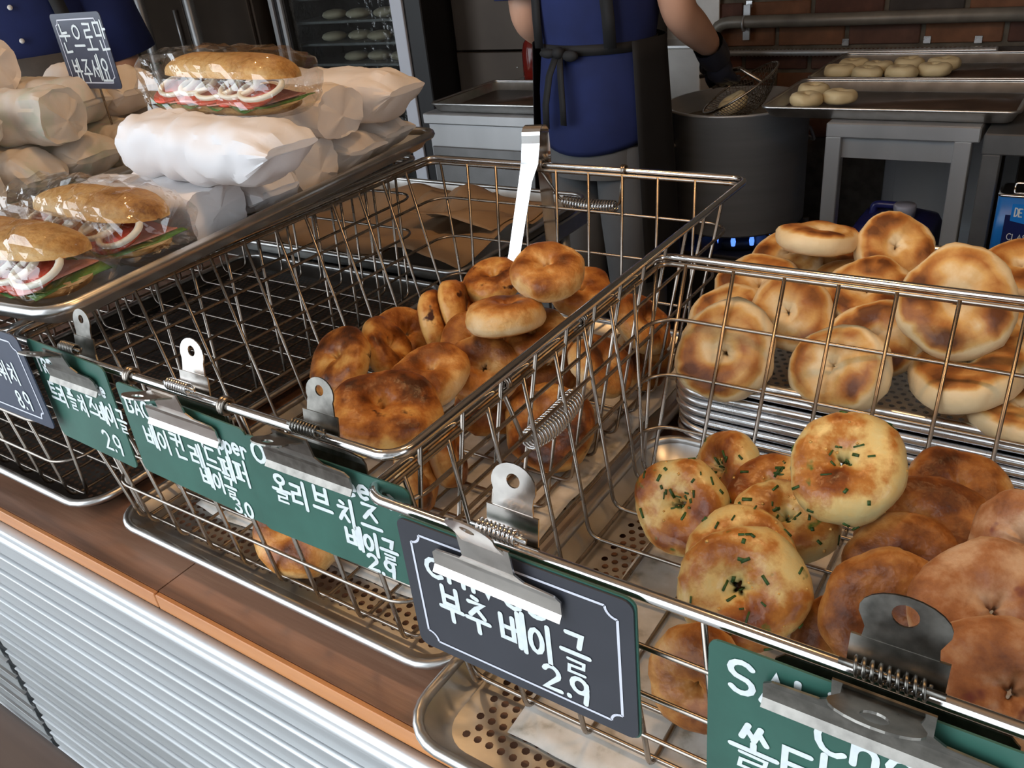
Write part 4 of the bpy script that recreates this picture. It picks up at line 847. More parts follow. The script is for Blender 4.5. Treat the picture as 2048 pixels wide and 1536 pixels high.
# flat steel tongs straddling the back rim of the middle basket
tg = thing('tongs', 'flat polished steel tongs straddling the back rim of the basket', 'tongs', (-0.60, 0.87, CT + 0.012))
def strip(mb, pts, w, th=0.0014, side=Vector((0.965, 0.262, 0))):
    rings = []
    for i, p in enumerate(pts):
        p = Vector(p); a = Vector(pts[max(0, i - 1)]); c_ = Vector(pts[min(len(pts) - 1, i + 1)]); d = (c_ - a).normalized(); n_ = d.cross(side).normalized()
        ww = w[i] if isinstance(w, list) else w
        rings.append([p - side * ww / 2, p - side * ww / 2 + n_ * th, p + side * ww / 2 + n_ * th, p + side * ww / 2])
    mb.loft(rings); return mb
o0 = Vector((-0.60, 0.87, CT + 0.012))
b_ = MB(); strip(b_, [Vector(p) - o0 for p in [(-0.607, 0.800, 0.885), (-0.604, 0.845, 0.97), (-0.599, 0.878, 1.055), (-0.597, 0.888, 1.075), (-0.595, 0.892, 1.10)] + [(-0.594, 0.903 - 0.011 * math.cos(a), 1.110 + 0.011 * math.sin(a)) for a in [PI * k / 8 for k in range(9)]]], [0.013, 0.016, 0.018, 0.023, 0.024] + [0.024] * 9)
b_.sm = [False] * len(b_.sm); b_.build('front_arm', chrome, tg)
b_ = MB(); strip(b_, [Vector(p) - o0 for p in [(-0.594, 0.914, 1.109), (-0.594, 0.915, 1.085), (-0.594, 0.918, 1.06), (-0.60, 0.93, 0.96), (-0.604, 0.945, 0.885)]], [0.024, 0.024, 0.018, 0.016, 0.013])
b_.sm = [False] * len(b_.sm); b_.build('back_arm', chrome, tg)

# tray of crumpled brown parchment behind the baskets
sd = thing('side_table', 'steel side table behind the baskets', 'table', (-1.05, 1.40, 0))
MB().bbox(-0.42, 0.25, -0.465, -0.02, 0.815, 0.848, 0.003).build('table_top', alu, sd)
for sx in (-0.38, 0.21):
    for sy in (-0.43, -0.06): MB().tube([(sx, sy, 0), (sx, sy, 0.816)], 0.016, 8).build('leg', alu, sd)
tray('parchment_tray', 'aluminium tray of crumpled brown parchment behind the baskets', 'tray', -1.34, -0.785, 0.945, 1.36, CT + 0.0005, 0.026, alu)
PL = ['flat brown parchment sheet under the folded ones', 'crumpled brown parchment sheet folded up in the middle of its tray', 'smaller brown parchment sheet lying on the folded one']
PS = ((-1.30, -1.00, 0.975, 1.315, 0.05, 3), (-1.12, -0.82, 0.985, 1.30, 0.10, 10), (-1.02, -0.83, 1.10, 1.325, 0.07, 17))
def parch_h(i, x, y):
    """height of sheet i over the tray floor: each sheet lies on the one before it"""
    x0, x1, y0, y1, fo, sd_ = PS[i]
    h = 0.012 * (noise.noise(Vector((x * 14, y * 14, sd_))) + 0.6) + fo * max(0, noise.noise(Vector((x * 5, y * 5, sd_ + 9)))) + 0.004
    if i and x0 - 0.02 <= x <= x1 + 0.02:
        p0 = PS[i - 1]
        if p0[0] - 0.03 <= x <= p0[1] + 0.03 and p0[2] - 0.03 <= y <= p0[3] + 0.03: h = max(h, parch_h(i - 1, x, y) + 0.0025)
    if i == 2 and PS[0][0] <= x <= PS[0][1] + 0.03: h = max(h, parch_h(0, x, y) + 0.005)
    return h
for i, (x0, x1, y0, y1, fo, sd_) in enumerate(PS):
    b_ = MB(); mx_, my_ = (x0 + x1) / 2, (y0 + y1) / 2
    b_.grid(26, 26, lambda u, v: (x0 + u * (x1 - x0) - mx_, y0 + v * (y1 - y0) - my_, parch_h(i, x0 + u * (x1 - x0), y0 + v * (y1 - y0))))
    o = b_.build('parchment_sheet', parchment); o.location = (mx_, my_, CT + 0.002); o.modifiers.new('thickness', 'SOLIDIFY').thickness = 0.0004
    tag(o, PL[i], 'paper', 'parchment sheets')

# ------------------------------------------------------------------ kitchen behind the counter
kst = plain('kitchen_steel', (0.44, 0.45, 0.46), 0.40, 0.65, var=0.15, scale=5, stretch=(1, 1, 0.2), rvar=0.1)
kdark = plain('dark_brown_steel', (0.05, 0.036, 0.026), 0.42, 0.5, var=0.25, scale=4)
kblack = plain('black_iron', (0.02, 0.02, 0.02), 0.5)
kgrey = plain('grey_metal_frame', (0.20, 0.20, 0.20), 0.4, 0.7, var=0.1)
pot_m = plain('dull_aluminium_pot', (0.42, 0.43, 0.44), 0.45, 0.55, var=0.12, scale=8, stretch=(0.3, 0.3, 4), rvar=0.1)
white_p = plain('white_panel', (0.72, 0.72, 0.70), 0.5, var=0.05)
pan_in = ramp_mat('seasoned_tray_bottom', [(0.3, (0.045, 0.028, 0.02)), (0.7, (0.10, 0.062, 0.045))], 14, 0.28, 0.05)
def kitchen_tray(label, x0, x1, y0, y1, z):
    t = tray('baking_tray', label, 'tray', x0, x1, y0, y1, z, 0.028, alu, rim_r=0.004, r=0.022, flare=0.014)
    MB().loft([rr((x1 - x0) / 2 - 0.018, (y1 - y0) / 2 - 0.018, 0.015, 0.0016), rr((x1 - x0) / 2 - 0.018, (y1 - y0) / 2 - 0.018, 0.015, 0.0024)]).build('baking_sheet', pan_in, t)
    return t
stand = thing('steel_stand', 'stainless stand carrying the trays of raw bagel dough', 'stand', (-0.385, 2.47, 0))
MB().bbox(-0.165, 0.165, -0.375, 0.40, 0.815, 0.85, 0.003).build('stand_top', kst, stand)
for sx in (-0.147, 0.132):
    for sy in (-0.355, 0.36): MB().bbox(sx - 0.018, sx + 0.018, sy - 0.018, sy + 0.018, 0, 0.816, 0.002).build('leg', kst, stand)
MB().box(-0.13, 0.115, -0.358, -0.352, 0.765, 0.815).build('apron_rail', kst, stand)
MB().box(-0.13, 0.115, 0.34, 0.346, 0.30, 0.815).build('back_panel', kst, stand)
MB().bbox(-0.16, 0.15, -0.37, 0.38, 0.345, 0.365, 0.002).build('lower_shelf', kst, stand)
kitchen_tray('front baking tray with three raw bagels beside the pot', -0.715, -0.155, 2.11, 2.455, 0.8505)
kitchen_tray('rear baking tray with a cluster of raw bagels by the brick wall', -0.712, -0.155, 2.475, 2.855, 0.8505)
GD = 'raw bagels on the baking trays'
for i, (x, y, z) in enumerate(((-0.652, 2.335, 0.874), (-0.638, 2.225, 0.874), (-0.565, 2.262, 0.874))):
    bagel((x, y, z), 0.040, (0, 0, 1), 'dough', 300 + i, ('raw dough bagel touching the tray back rim', 'raw dough bagel at the tray end over the pot', 'raw dough bagel on its own beside the other two')[i], GD, 0.44, name='dough_bagel', cat='dough')
for i, (x, y, z) in enumerate(((-0.657, 2.600, 0.874), (-0.574, 2.566, 0.874), (-0.643, 2.688, 0.874), (-0.566, 2.649, 0.874), (-0.49, 2.58, 0.874), (-0.415, 2.617, 0.874), (-0.405, 2.702, 0.874), (-0.494, 2.700, 0.874))):
    bagel((x, y, z), 0.042, (0, 0, 1), 'dough', 320 + i, 'raw dough bagel clustered on the rear baking tray', GD, 0.44, name='dough_bagel', cat='dough')

# blue jug under the stand
jug_m = plain('navy_plastic', (0.018, 0.022, 0.13), 0.3, var=0.15)
cap_m = plain('milky_plastic', (0.40, 0.42, 0.52), 0.3, trans=0.3)
jg = thing('water_jug', 'navy plastic jerrycan with a milky cap under the stand', 'jerrycan', (-0.395, 2.25, 0.366))
MB().loft([rr(0.090, 0.085, 0.03, 0.0), rr(0.098, 0.092, 0.03, 0.012), rr(0.098, 0.092, 0.03, 0.19), rr(0.088, 0.083, 0.03, 0.212), rr(0.05, 0.05, 0.028, 0.228)]).build('jug_body', jug_m, jg)
MB().tube(arc_path([(-0.06, 0, 0.216), (-0.06, 0, 0.246), (0.03, 0, 0.246), (0.03, 0, 0.22)], 0.014), 0.010, 8).build('handle', jug_m, jg)
MB().lathe([(0.018, 0.22), (0.018, 0.236), (0.026, 0.236), (0.027, 0.262), (0.024, 0.266), (0, 0.266)], (0.022, -0.045, 0), 16).build('cap', cap_m, jg)

# stove, pot, skimmer
sv = thing('stove', 'black low gas stove under the big pot', 'stove', (-0.86, 2.38, 0))
MB().bbox(-0.20, 0.22, -0.13, 0.26, 0, 0.42, 0.004).build('stove_body', kblack, sv)
for k in range(6):
    a = 2 * PI * k / 6 + 0.3
    MB().bbox(0.05, 0.20, -0.006, 0.006, 0.43, 0.494, 0.001).xf(Matrix.Rotation(a, 4, 'Z')).build('trivet_bar', kblack, sv)
MB().lathe([(0.06, 0.42), (0.09, 0.42), (0.10, 0.445), (0.09, 0.455), (0.0, 0.455)], n=20).build('burner', kblack, sv)
fl = emit('gas_flame', (0.10, 0.25, 1.0), 1.5)
for k in range(14):
    a = 2 * PI * k / 14
    MB().lathe([(0.006, 0.448), (0.008, 0.462), (0.004, 0.480), (0.0, 0.488)], (0.118 * math.cos(a), 0.118 * math.sin(a), 0), 6).build('flame', fl, sv)
pt = thing('stock_pot', 'large dull aluminium pot on the gas stove', 'pot', (-0.875, 2.38, 0.494))
MB().lathe([(0.0, 0.0), (0.185, 0.0), (0.197, 0.010), (0.197, 0.335), (0.2015, 0.337), (0.2015, 0.343), (0.193, 0.343), (0.193, 0.012), (0.0, 0.012)], n=48, cap0=False, cap1=False).build('pot_body', pot_m, pt)
part(MB().lathe([(0.1925, 0.285), (0.0, 0.285)], n=40, cap0=False, cap1=False).build('water', plain('cloudy_water', (0.16, 0.13, 0.09), 0.1), pt))
for a in (math.radians(222), math.radians(42)):
    M_ = Matrix.Rotation(a, 4, 'Z'); b_ = MB()
    b_.tube(arc_path([(0.197, -0.035, 0.25), (0.205, -0.035, 0.25), (0.222, -0.035, 0.21), (0.222, 0.035, 0.21), (0.205, 0.035, 0.25), (0.197, 0.035, 0.25)], 0.012), 0.0055, 8).xf(M_)
    b_.build('pot_handle', kst, pt)
sk = thing('skimmer', 'wire mesh skimmer lifting a boiled bagel out of the pot', 'skimmer', (-0.850, 2.33, 0.880))
kf = Matrix.Rotation(-0.50, 4, 'Y') @ Matrix.Rotation(0.20, 4, 'X')
b_ = MB(); RS = 0.114
b_.tube([(RS * math.cos(a), RS * math.sin(a), 0.0) for a in [2 * PI * k / 28 for k in range(28)]], 0.003, 6, closed=True); b_.xf(kf).build('hoop', steel, sk)
b_ = MB()
for k in range(-13, 14):
    c_ = k / 14 * RS; h_ = math.sqrt(RS * RS - c_ * c_)
    for ax_ in (0, 1):
        pts = []
        for q in range(11):
            s_ = (q / 10 * 2 - 1) * h_; dd = (c_ * c_ + s_ * s_) / (RS * RS); z_ = -0.075 * (1 - dd)
            pts.append((c_, s_, z_) if ax_ == 0 else (s_, c_, z_))
        b_.tube(pts, 0.0009, 3, cap=False)
tag(b_.xf(kf).build('wire_mesh', steel, sk), kind='stuff')
b_ = MB(); ho = Vector((-0.850, 2.33, 0.880))
b_.tube([Vector(p) - ho for p in ((-0.945, 2.276, 0.919), (-0.885, 2.285, 0.930), (-0.836, 2.291, 0.938))] + [kf @ Vector((0.088, -0.072, 0.0))], 0.0055, 8); b_.build('long_handle', steel, sk)
bagel((-0.866, 2.330, 0.836), 0.044, (-0.45, -0.25, 0.85), 'dough', 360, 'boiled bagel held in the wire skimmer', 'raw bagels on the baking trays', 0.5, name='dough_bagel', cat='dough')

# left steel cabinet, its tray, the red bottle and white boxes
cb = thing('steel_cabinet', 'stainless worktop cabinet with a baking tray on top', 'cabinet', (-1.53, 2.36, 0))
MB().bbox(-0.235, 0.175, -0.28, 0.30, 0.0, 0.815, 0.003).build('cabinet_body', kst, cb)
MB().bbox(-0.245, 0.185, -0.292, 0.305, 0.815, 0.846, 0.003).build('worktop', kst, cb)
MB().bbox(-0.225, 0.165, -0.288, -0.2805, 0.06, 0.745, 0.002).build('cabinet_door', kgrey, cb)
kitchen_tray('empty baking tray on the stainless cabinet behind the worker', -1.745, -1.345, 2.075, 2.43, 0.8465)
rbm = plain('red_bottle_sauce', (0.16, 0.012, 0.008), 0.15, var=0.3, scale=12)
bt = thing('sauce_bottle', 'dark red sauce bottle with a green cap on the cabinet', 'bottle', (-1.64, 2.53, 0.8465))
MB().lathe([(0.0, 0.0), (0.038, 0.0), (0.042, 0.006), (0.042, 0.105), (0.034, 0.135), (0.017, 0.155), (0.015, 0.172), (0.0, 0.172)], n=20, cap0=False).build('bottle_body', rbm, bt)
part(MB().lathe([(0.018, 0.168), (0.020, 0.170), (0.019, 0.195), (0.010, 0.20), (0.008, 0.225), (0.0, 0.227)], n=16).build('cap', plain('green_cap', (0.02, 0.16, 0.06), 0.4), bt), 'green pouring cap')
wbx = thing('white_box', 'white metal box on the wall shelf beside the worker', 'box', (-1.17, 2.70, 0.78))
MB().bbox(-0.09, 0.075, -0.06, 0.06, 0.0, 0.155, 0.003).build('box_body', white_p, wbx)
MB().bbox(-0.093, 0.078, -0.063, 0.063, 0.155, 0.166, 0.002).build('lid', alu, wbx)
ws = thing('wall_shelf', 'dark low shelf under the white box', 'shelf', (-1.15, 2.76, 0.0))
MB().bbox(-0.13, 0.12, -0.20, 0.20, 0.74, 0.78, 0.002).build('shelf_board', kblack, ws)
for sx in (-0.11, 0.10): MB().bbox(sx - 0.012, sx + 0.012, -0.18, -0.156, 0, 0.742, 0.001).build('leg', kblack, ws)
wp = thing('wall_panel', 'white wall panel behind the worker beside the bricks', 'panel', (-1.30, YB - 0.012, 0.9))
MB().bbox(-0.16, 0.14, -0.008, 0.0, 0.0, 0.9, 0.002).build('panel_board', white_p, wp)

# pipes on the brick wall
pipe_m = plain('painted_grey_pipe', (0.17, 0.155, 0.13), 0.45, 0.2, var=0.2, scale=20)
pp = thing('wall_pipe', 'grey painted pipe running along the brick wall', 'pipe', (-0.5, 2.93, 0.965))
MB().tube(arc_path([(-0.72, 0.0, -0.30), (-0.66, 0.0, 0.005), (1.4, 0.0, 0.0)], 0.05), 0.020, 12).build('pipe_run', pipe_m, pp)
for x in (-0.56, 0.35):
    b_ = MB(); b_.tube([(x, 0.022 * math.cos(a) + 0.0, 0.022 * math.sin(a)) for a in [2 * PI * k / 14 for k in range(14)]], 0.004, 6, closed=True); b_.bbox(x - 0.012, x + 0.012, 0.018, 0.026, -0.055, 0.055, 0.001); b_.build('pipe_clamp', kst, pp)
cd = thing('flexible_conduit', 'ribbed metal conduit along the foot of the brick wall', 'conduit', (-0.85, 2.925, 0.872))
b_ = MB(); npt = 150
b_.tube([(-0.40 + 0.95 * k / npt, 0.006 * math.sin(k * 0.05), 0.0) for k in range(npt + 1)], [0.012 if k % 2 else 0.0095 for k in range(npt + 1)], 8); b_.build('ribbed_sleeve', kst, cd)
for k, (x, z) in enumerate(((-0.74, 0.895), (-1.06, 1.02), (-0.50, 0.898), (-0.36, 0.896))):
    sb_ = MB(); sb_.bbox(-0.011, 0.011, -0.004, 0.0, -0.011, 0.011, 0.001); sb_.lathe([(0.004, 0.0), (0.004, 0.003), (0, 0.003)], n=8, cap0=False).v
    o = sb_.build('wall_bracket', alu_stack); o.location = (x, YB - 0.009, z); tag(o, 'small pale metal bracket screwed to the brick wall', 'bracket', 'wall brackets')

# glass door refrigerator with dough inside
fx = -2.56
fr = thing('refrigerator', 'glass door refrigerator with trays of dough behind the sandwiches', 'refrigerator', (fx, 2.79, 0))
blk = plain('black_plastic_frame', (0.012, 0.012, 0.013), 0.4)
fb = MB(); fb.box(-0.40, -0.37, -0.15, 0.18, 0, 2.0); fb.box(0.37, 0.40, -0.15, 0.18, 0, 2.0); fb.box(-0.37, 0.37, 0.15, 0.18, 0, 2.0); fb.box(-0.37, 0.37, -0.15, 0.18, 0, 0.25); fb.box(-0.37, 0.37, -0.15, 0.18, 1.8, 2.0)
fb.build('fridge_body', blk, fr)
df = MB(); df.bbox(-0.405, -0.31, -0.20, -0.152, 0.05, 1.95, 0.004); df.bbox(0.315, 0.405, -0.20, -0.152, 0.05, 1.95, 0.004); df.bbox(-0.31, 0.315, -0.20, -0.152, 0.05, 0.28, 0.004); df.bbox(-0.31, 0.315, -0.20, -0.152, 1.75, 1.95, 0.004)
dr = df.build('door_frame', blk, fr)
part(MB().bbox(0.268, 0.325, -0.212, -0.1995, 0.30, 1.75, 0.002).build('door_trim', plain('white_door_trim', (0.62, 0.66, 0.74), 0.4), dr), 'white trim')
part(MB().bbox(-0.388, -0.366, -0.214, -0.1995, 0.30, 1.75, 0.002).build('door_trim', kst, dr)); part(MB().bbox(-0.335, -0.316, -0.214, -0.1995, 0.30, 1.75, 0.002).build('door_trim', kst, dr))
gl = film_mat('door_glass', (0.85, 0.88, 0.88), 0.05, 0.02)
MB().box(-0.312, 0.318, -0.182, -0.178, 0.27, 1.76).build('door_glass', gl, dr)
for z in (0.55, 0.65, 0.73, 0.81, 0.895, 0.975, 1.06, 1.15, 1.25):
    MB().bbox(-0.365, 0.365, -0.13, 0.145, z - 0.012, z, 0.002).build('shelf', kgrey, fr)
lump = MB(); lump.sphere((0, 0, 0.014), 0.058, 0.05, 0.020, 14, 7); lme = lump.mesh('dough', plain('chilled_dough', (0.50, 0.44, 0.32), 0.6, var=0.15))
for z, xs_ in ((0.895, (-0.10, 0.02, 0.16)), (0.975, (-0.20, -0.07, 0.07, 0.20)), (1.06, (-0.17, -0.03, 0.12)), (1.15, (-0.1, 0.1))):
    for x in xs_:
        o = bpy.data.objects.new('dough_piece', lme); o.location = (fx + x, 2.735 + rnd.uniform(-.02, .02), z + 0.003); link(o); tag(o, 'flattened dough piece on a refrigerator shelf', 'dough', 'dough pieces in the refrigerator')
# dark brown panels right of the refrigerator, dark cupboard and poles left of it
ov = thing('oven_housing', 'dark brown steel oven housing behind the worker', 'oven', (-1.77, 2.86, 0))
MB().bbox(-0.38, 0.42, -0.10, 0.10, 0.0, 0.915, 0.003).build('lower_panel', kdark, ov); MB().bbox(-0.38, 0.42, -0.096, 0.10, 0.92, 2.2, 0.003).build('upper_panel', kdark, ov)
for x in (-0.10, 0.12): MB().lathe([(0.0035, 0), (0.003, 0.002), (0, 0.002)], n=8).xf(Matrix.Translation((x, -0.1, 0.86)) @ Matrix.Rotation(PI / 2, 4, 'X')).build('screw', alu_stack, ov)
dc = thing('tall_cupboard', 'tall dark brown cupboard left of the refrigerator', 'cupboard', (-3.40, 2.72, 0))
MB().bbox(-0.42, 0.42, -0.2, 0.22, 0, 2.1, 0.004).build('cupboard_body', kdark, dc)
for s_ in (-1, 1):
    d_ = MB().bbox(s_ * 0.21 - 0.2, s_ * 0.21 + 0.2, -0.218, -0.201, 0.06, 2.05, 0.003).build('cupboard_door', kdark, dc); MB().tube([(s_ * 0.05, -0.235, 0.95), (s_ * 0.05, -0.235, 1.15)], 0.006, 8).build('door_handle', kst, d_)
rk = thing('pole_rack', 'grey metal rack poles in front of the dark cupboard', 'rack', (-3.35, 2.10, 0))
for x, y, lx in ((-0.06, 0.0, -0.06), (0.06, 0.12, 0.0), (0.26, 0.20, 0.0)): MB().tube([(x - lx, y, 0.0), (x + lx, y, 1.9)], 0.022, 10).build('pole', kgrey, rk)
MB().tube([(-0.10, 0.0, 0.3), (0.30, 0.21, 0.3)], 0.015, 8).build('cross_bar', kgrey, rk)

# steel bench at the right with a tin of olive oil on its shelf
rt = thing('steel_bench', 'dark steel bench right of the dough stand', 'bench', (0.22, 2.28, 0))
MB().bbox(-0.43, 0.55, -0.22, 0.40, 0.80, 0.845, 0.003).build('bench_top', kgrey, rt); MB().bbox(-0.38, 0.53, -0.33, 0.38, 0.545, 0.565, 0.002).build('bench_shelf', kst, rt)
for sx in (-0.41, 0.52):
    for sy in (-0.20, 0.36): MB().bbox(sx - 0.018, sx + 0.018, sy - 0.018, sy + 0.018, 0, 0.80, 0.002).build('leg', kgrey, rt)
MB().box(-0.36, 0.5, 0.352, 0.36, 0.585, 0.80).build('back_panel', kst, rt)
tin_b = plain('tin_blue_print', (0.012, 0.16, 0.52), 0.3); tin_n = plain('tin_navy_print', (0.012, 0.02, 0.10), 0.3)
tn = thing('olive_oil_tin', 'blue olive oil tin with a navy label on the steel bench shelf', 'tin', (-0.092, 2.035, 0.5655))
MB().loft([rr(0.066, 0.045, 0.012, 0.0), rr(0.066, 0.045, 0.012, 0.168)]).build('tin_body', tin_b, tn)
MB().loft([rr(0.067, 0.046, 0.012, 0.168), rr(0.067, 0.046, 0.012, 0.172), rr(0.060, 0.040, 0.012, 0.173)]).build('tin_lid', chrome, tn)
MB().tube(arc_path([(-0.04, 0, 0.172), (-0.04, 0, 0.186), (0.03, 0, 0.186), (0.03, 0, 0.172)], 0.006), 0.0025, 6).build('tin_handle', chrome, tn)
MB().lathe([(0.012, 0.172), (0.012, 0.182), (0, 0.182)], (0.045, 0.0, 0), 12).build('spout', plain('green_gold_spout', (0.22, 0.20, 0.03), 0.4), tn)
b_ = MB(); b_.smooth = False; b_.box(-0.046, 0.056, -0.0462, -0.0452, 0.0, 0.130); b_.build('label_panel', tin_n, tn)
b_ = MB(); b_.smooth = False; b_.add([(-0.036, -0.0464, 0.155), (0.048, -0.0464, 0.155), (0.048, -0.0464, 0.118), (0.006, -0.0464, 0.110), (-0.036, -0.0464, 0.118)], [(4, 3, 2, 1, 0)]); b_.build('brand_shield', plain('bright_blue_print', (0.015, 0.22, 0.72), 0.3), tn)
b_ = MB(); ink(b_, 'DE CECCO', -0.029, 0.128, 0.017, 0.0024, squeeze=0.55, y0=-0.0468); b_.build('lettering', chalk, tn)
b_ = MB(); ink(b_, 'CLASSICO', -0.036, 0.076, 0.013, 0.0016, squeeze=0.92, y0=-0.0468); b_.build('lettering', chalk, tn)
b_ = MB()
for k, (xa, xb) in enumerate(((-0.040, 0.05), (-0.015, 0.03), (-0.038, 0.044), (-0.042, 0.048), (-0.040, 0.046))):
    z_ = 0.064 - k * 0.011; b_.add([(xa, -0.0468, z_), (xb, -0.0468, z_), (xb, -0.0468, z_ + 0.0035), (xa, -0.0468, z_ + 0.0035)], [(0, 1, 2, 3)])
b_.build('small_print', plain('dim_print', (0.25, 0.30, 0.42), 0.5), tn)
b_ = MB(); b_.add([(0.006 + 0.007 * math.cos(a) * (1 if k % 2 else 0.6), -0.0468, 0.102 + 0.007 * math.sin(a) * (1 if k % 2 else 0.6)) for k, a in [(k, 2 * PI * k / 10) for k in range(10)]], [tuple(range(9, -1, -1))]); b_.build('emblem', plain('gold_print', (0.6, 0.38, 0.15), 0.4), tn)

# ------------------------------------------------------------------ people
skin_m = plain('skin', (0.60, 0.34, 0.23), 0.5, var=0.08, scale=12)
shirt_m = plain('navy_blue_cotton', (0.009, 0.020, 0.105), 0.85, var=0.15, scale=15, bump=0.15, bscale=25)
apron_m = plain('black_apron_cloth', (0.010, 0.010, 0.011), 0.75, var=0.2, scale=12)
pants_m = plain('grey_trousers', (0.13, 0.135, 0.14), 0.85, var=0.12, scale=9, bump=0.2, bscale=14)
glove_m = plain('dark_glove', (0.016, 0.018, 0.030), 0.4)
hair_m = plain('black_hair', (0.015, 0.012, 0.010), 0.5)
shoe_m = plain('black_shoe', (0.02, 0.02, 0.02), 0.5)
def skin_mesh(name, verts, edges, radii, m, parent, root=0, sub=2):
    me = bpy.data.meshes.new(name); me.from_pydata(verts, edges, []); o = bpy.data.objects.new(name, me); COL.objects.link(o)
    sk_ = o.modifiers.new('skin', 'SKIN'); sk_.use_smooth_shade = True
    for i, r_ in enumerate(radii):
        d = me.skin_vertices[0].data[i]; d.radius = (r_, r_) if not isinstance(r_, tuple) else r_; d.use_root = (i == root)
    sb_ = o.modifiers.new('sub', 'SUBSURF'); sb_.levels = sub; sb_.render_levels = sub
    dg = bpy.context.evaluated_depsgraph_get(); me2 = bpy.data.meshes.new_from_object(o.evaluated_get(dg)); me2.name = name
    bpy.data.objects.remove(o); me2.materials.clear(); me2.materials.append(m)
    for p_ in me2.polygons: p_.use_smooth = True
    return link(bpy.data.objects.new(name, me2), parent)
def ell(c, rx, ry, n=24, yaw=0.0, wob=0.0, seed=0.0):
    out = []
    for k in range(n):
        a = 2 * PI * k / n; w_ = 1 + wob * math.sin(3 * a + seed) + wob * 0.7 * math.sin(7 * a + 2 * seed)
        x, y = rx * math.cos(a) * w_, ry * math.sin(a) * w_
        out.append((c[0] + x * math.cos(yaw) - y * math.sin(yaw), c[1] + x * math.sin(yaw) + y * math.cos(yaw), c[2]))
    return out
def limb_loft(mb, pts, rs, n=14, cap0=False, cap1=False):
    P_ = [Vector(p) for p in pts]; rings = []; u = None
    for i in range(len(P_)):
        d = (P_[min(i + 1, len(P_) - 1)] - P_[max(i - 1, 0)]).normalized()
        u = d.orthogonal().normalized() if u is None else (u - d * u.dot(d)).normalized(); w = d.cross(u)
        rings.append([P_[i] + (u * math.cos(2 * PI * k / n) + w * math.sin(2 * PI * k / n)) * rs[i] for k in range(n)])
    mb.loft(rings, cap0=cap0, cap1=cap1); return mb
def hand(name, wrist, fwd, palm_n, m, parent, curl=0.9, s=1.0):
    """palm, four fingers of different length and a thumb, each a bent chain"""
    W = Vector(wrist); F_ = Vector(fwd).normalized(); N_ = Vector(palm_n); N_ = (N_ - F_ * N_.dot(F_)).normalized(); S = F_.cross(N_)
    vs_ = [W - F_ * 0.03 * s, W, W + F_ * 0.045 * s]; ed = [(0, 1), (1, 2)]; rd = [0.026 * s, (0.030 * s), 0.034 * s]
    for k, (off, ln) in enumerate(((-0.032, 0.068), (-0.011, 0.078), (0.011, 0.074), (0.031, 0.058))):
        b0 = len(vs_); p = W + F_ * 0.082 * s + S * off * s; vs_.append(p); ed.append((2, b0)); rd.append(0.0115 * s); d = F_.copy()
        for j in range(3):
            an = curl * (0.55 + 0.25 * j); d = (d * math.cos(an) + N_ * math.sin(an)).normalized(); N2 = (N_ * math.cos(an) - F_ * math.sin(an))
            p = p + d * ln * (0.45, 0.32, 0.23)[j] * s; vs_.append(p); ed.append((len(vs_) - 2, len(vs_) - 1)); rd.append((0.0098, 0.0088, 0.0075)[j] * s)
    b0 = len(vs_); vs_ += [W + F_ * 0.02 * s - S * 0.034 * s + N_ * 0.008, W + F_ * 0.05 * s - S * 0.050 * s + N_ * 0.022, W + F_ * 0.075 * s - S * 0.046 * s + N_ * 0.038]
    ed += [(1, b0), (b0, b0 + 1), (b0 + 1, b0 + 2)]; rd += [0.014 * s, 0.0115 * s, 0.009 * s]
    return skin_mesh(name, [tuple(v) for v in vs_], ed, rd, m, parent, 1, 1)
def head(parent, c, face, m, hair=True):
    b = MB(); F_ = Vector(face).normalized(); S = F_.cross(Vector((0, 0, 1)))
    def fn(u, v):
        a = 2 * PI * u; ph = PI * v - PI / 2; f_ = math.cos(ph) * math.cos(a); s_ = math.cos(ph) * math.sin(a); z = math.sin(ph)
        w = 0.074 * (1 - 0.22 * max(0, -z) ** 1.5); d = 0.096
        nose = 0.020 * math.exp(-(s_ / 0.16) ** 2 - ((z + 0.12) / 0.16) ** 2) * (1 if f_ > 0 else 0)
        eye = -0.007 * (math.exp(-((abs(s_) - 0.38) / 0.16) ** 2 - ((z - 0.06) / 0.12) ** 2)) * (1 if f_ > 0 else 0)
        mouth = -0.004 * math.exp(-(s_ / 0.28) ** 2 - ((z + 0.45) / 0.05) ** 2) * (1 if f_ > 0 else 0)
        p = Vector(c) + F_ * (f_ * d + nose + eye + mouth) + S * (s_ * w) + Vector((0, 0, z * 0.118)); return tuple(p)
    b.grid(32, 24, fn, cu=True); h = b.build('head', m, parent)
    e_ = MB()
    for s_ in (-1, 1): e_.sphere(tuple(Vector(c) + S * s_ * 0.076 - F_ * 0.005), 0.012, 0.018, 0.030, 10, 7)
    e_.build('ears', m, h)
    e_ = MB()
    for s_ in (-1, 1): e_.sphere(tuple(Vector(c) + S * s_ * 0.029 + F_ * 0.081 + Vector((0, 0, 0.008))), 0.010, 0.010, 0.006, 10, 7)
    e_.build('eyes', hair_m, h)
    hb = MB(); hb.grid(28, 12, lambda u, v: tuple(Vector(c) + F_ * (math.cos(PI / 2 * v) * math.cos(2 * PI * u) * 0.107 - 0.012) + S * (math.cos(PI / 2 * v) * math.sin(2 * PI * u) * 0.086) + Vector((0, 0, 0.012 + math.sin(PI / 2 * v) * 0.125 - (1 - v) * 0.045 * (1 - math.cos(2 * PI * u)) / 2))), cu=True)
    hb.build('hair', hair_m, h); return h
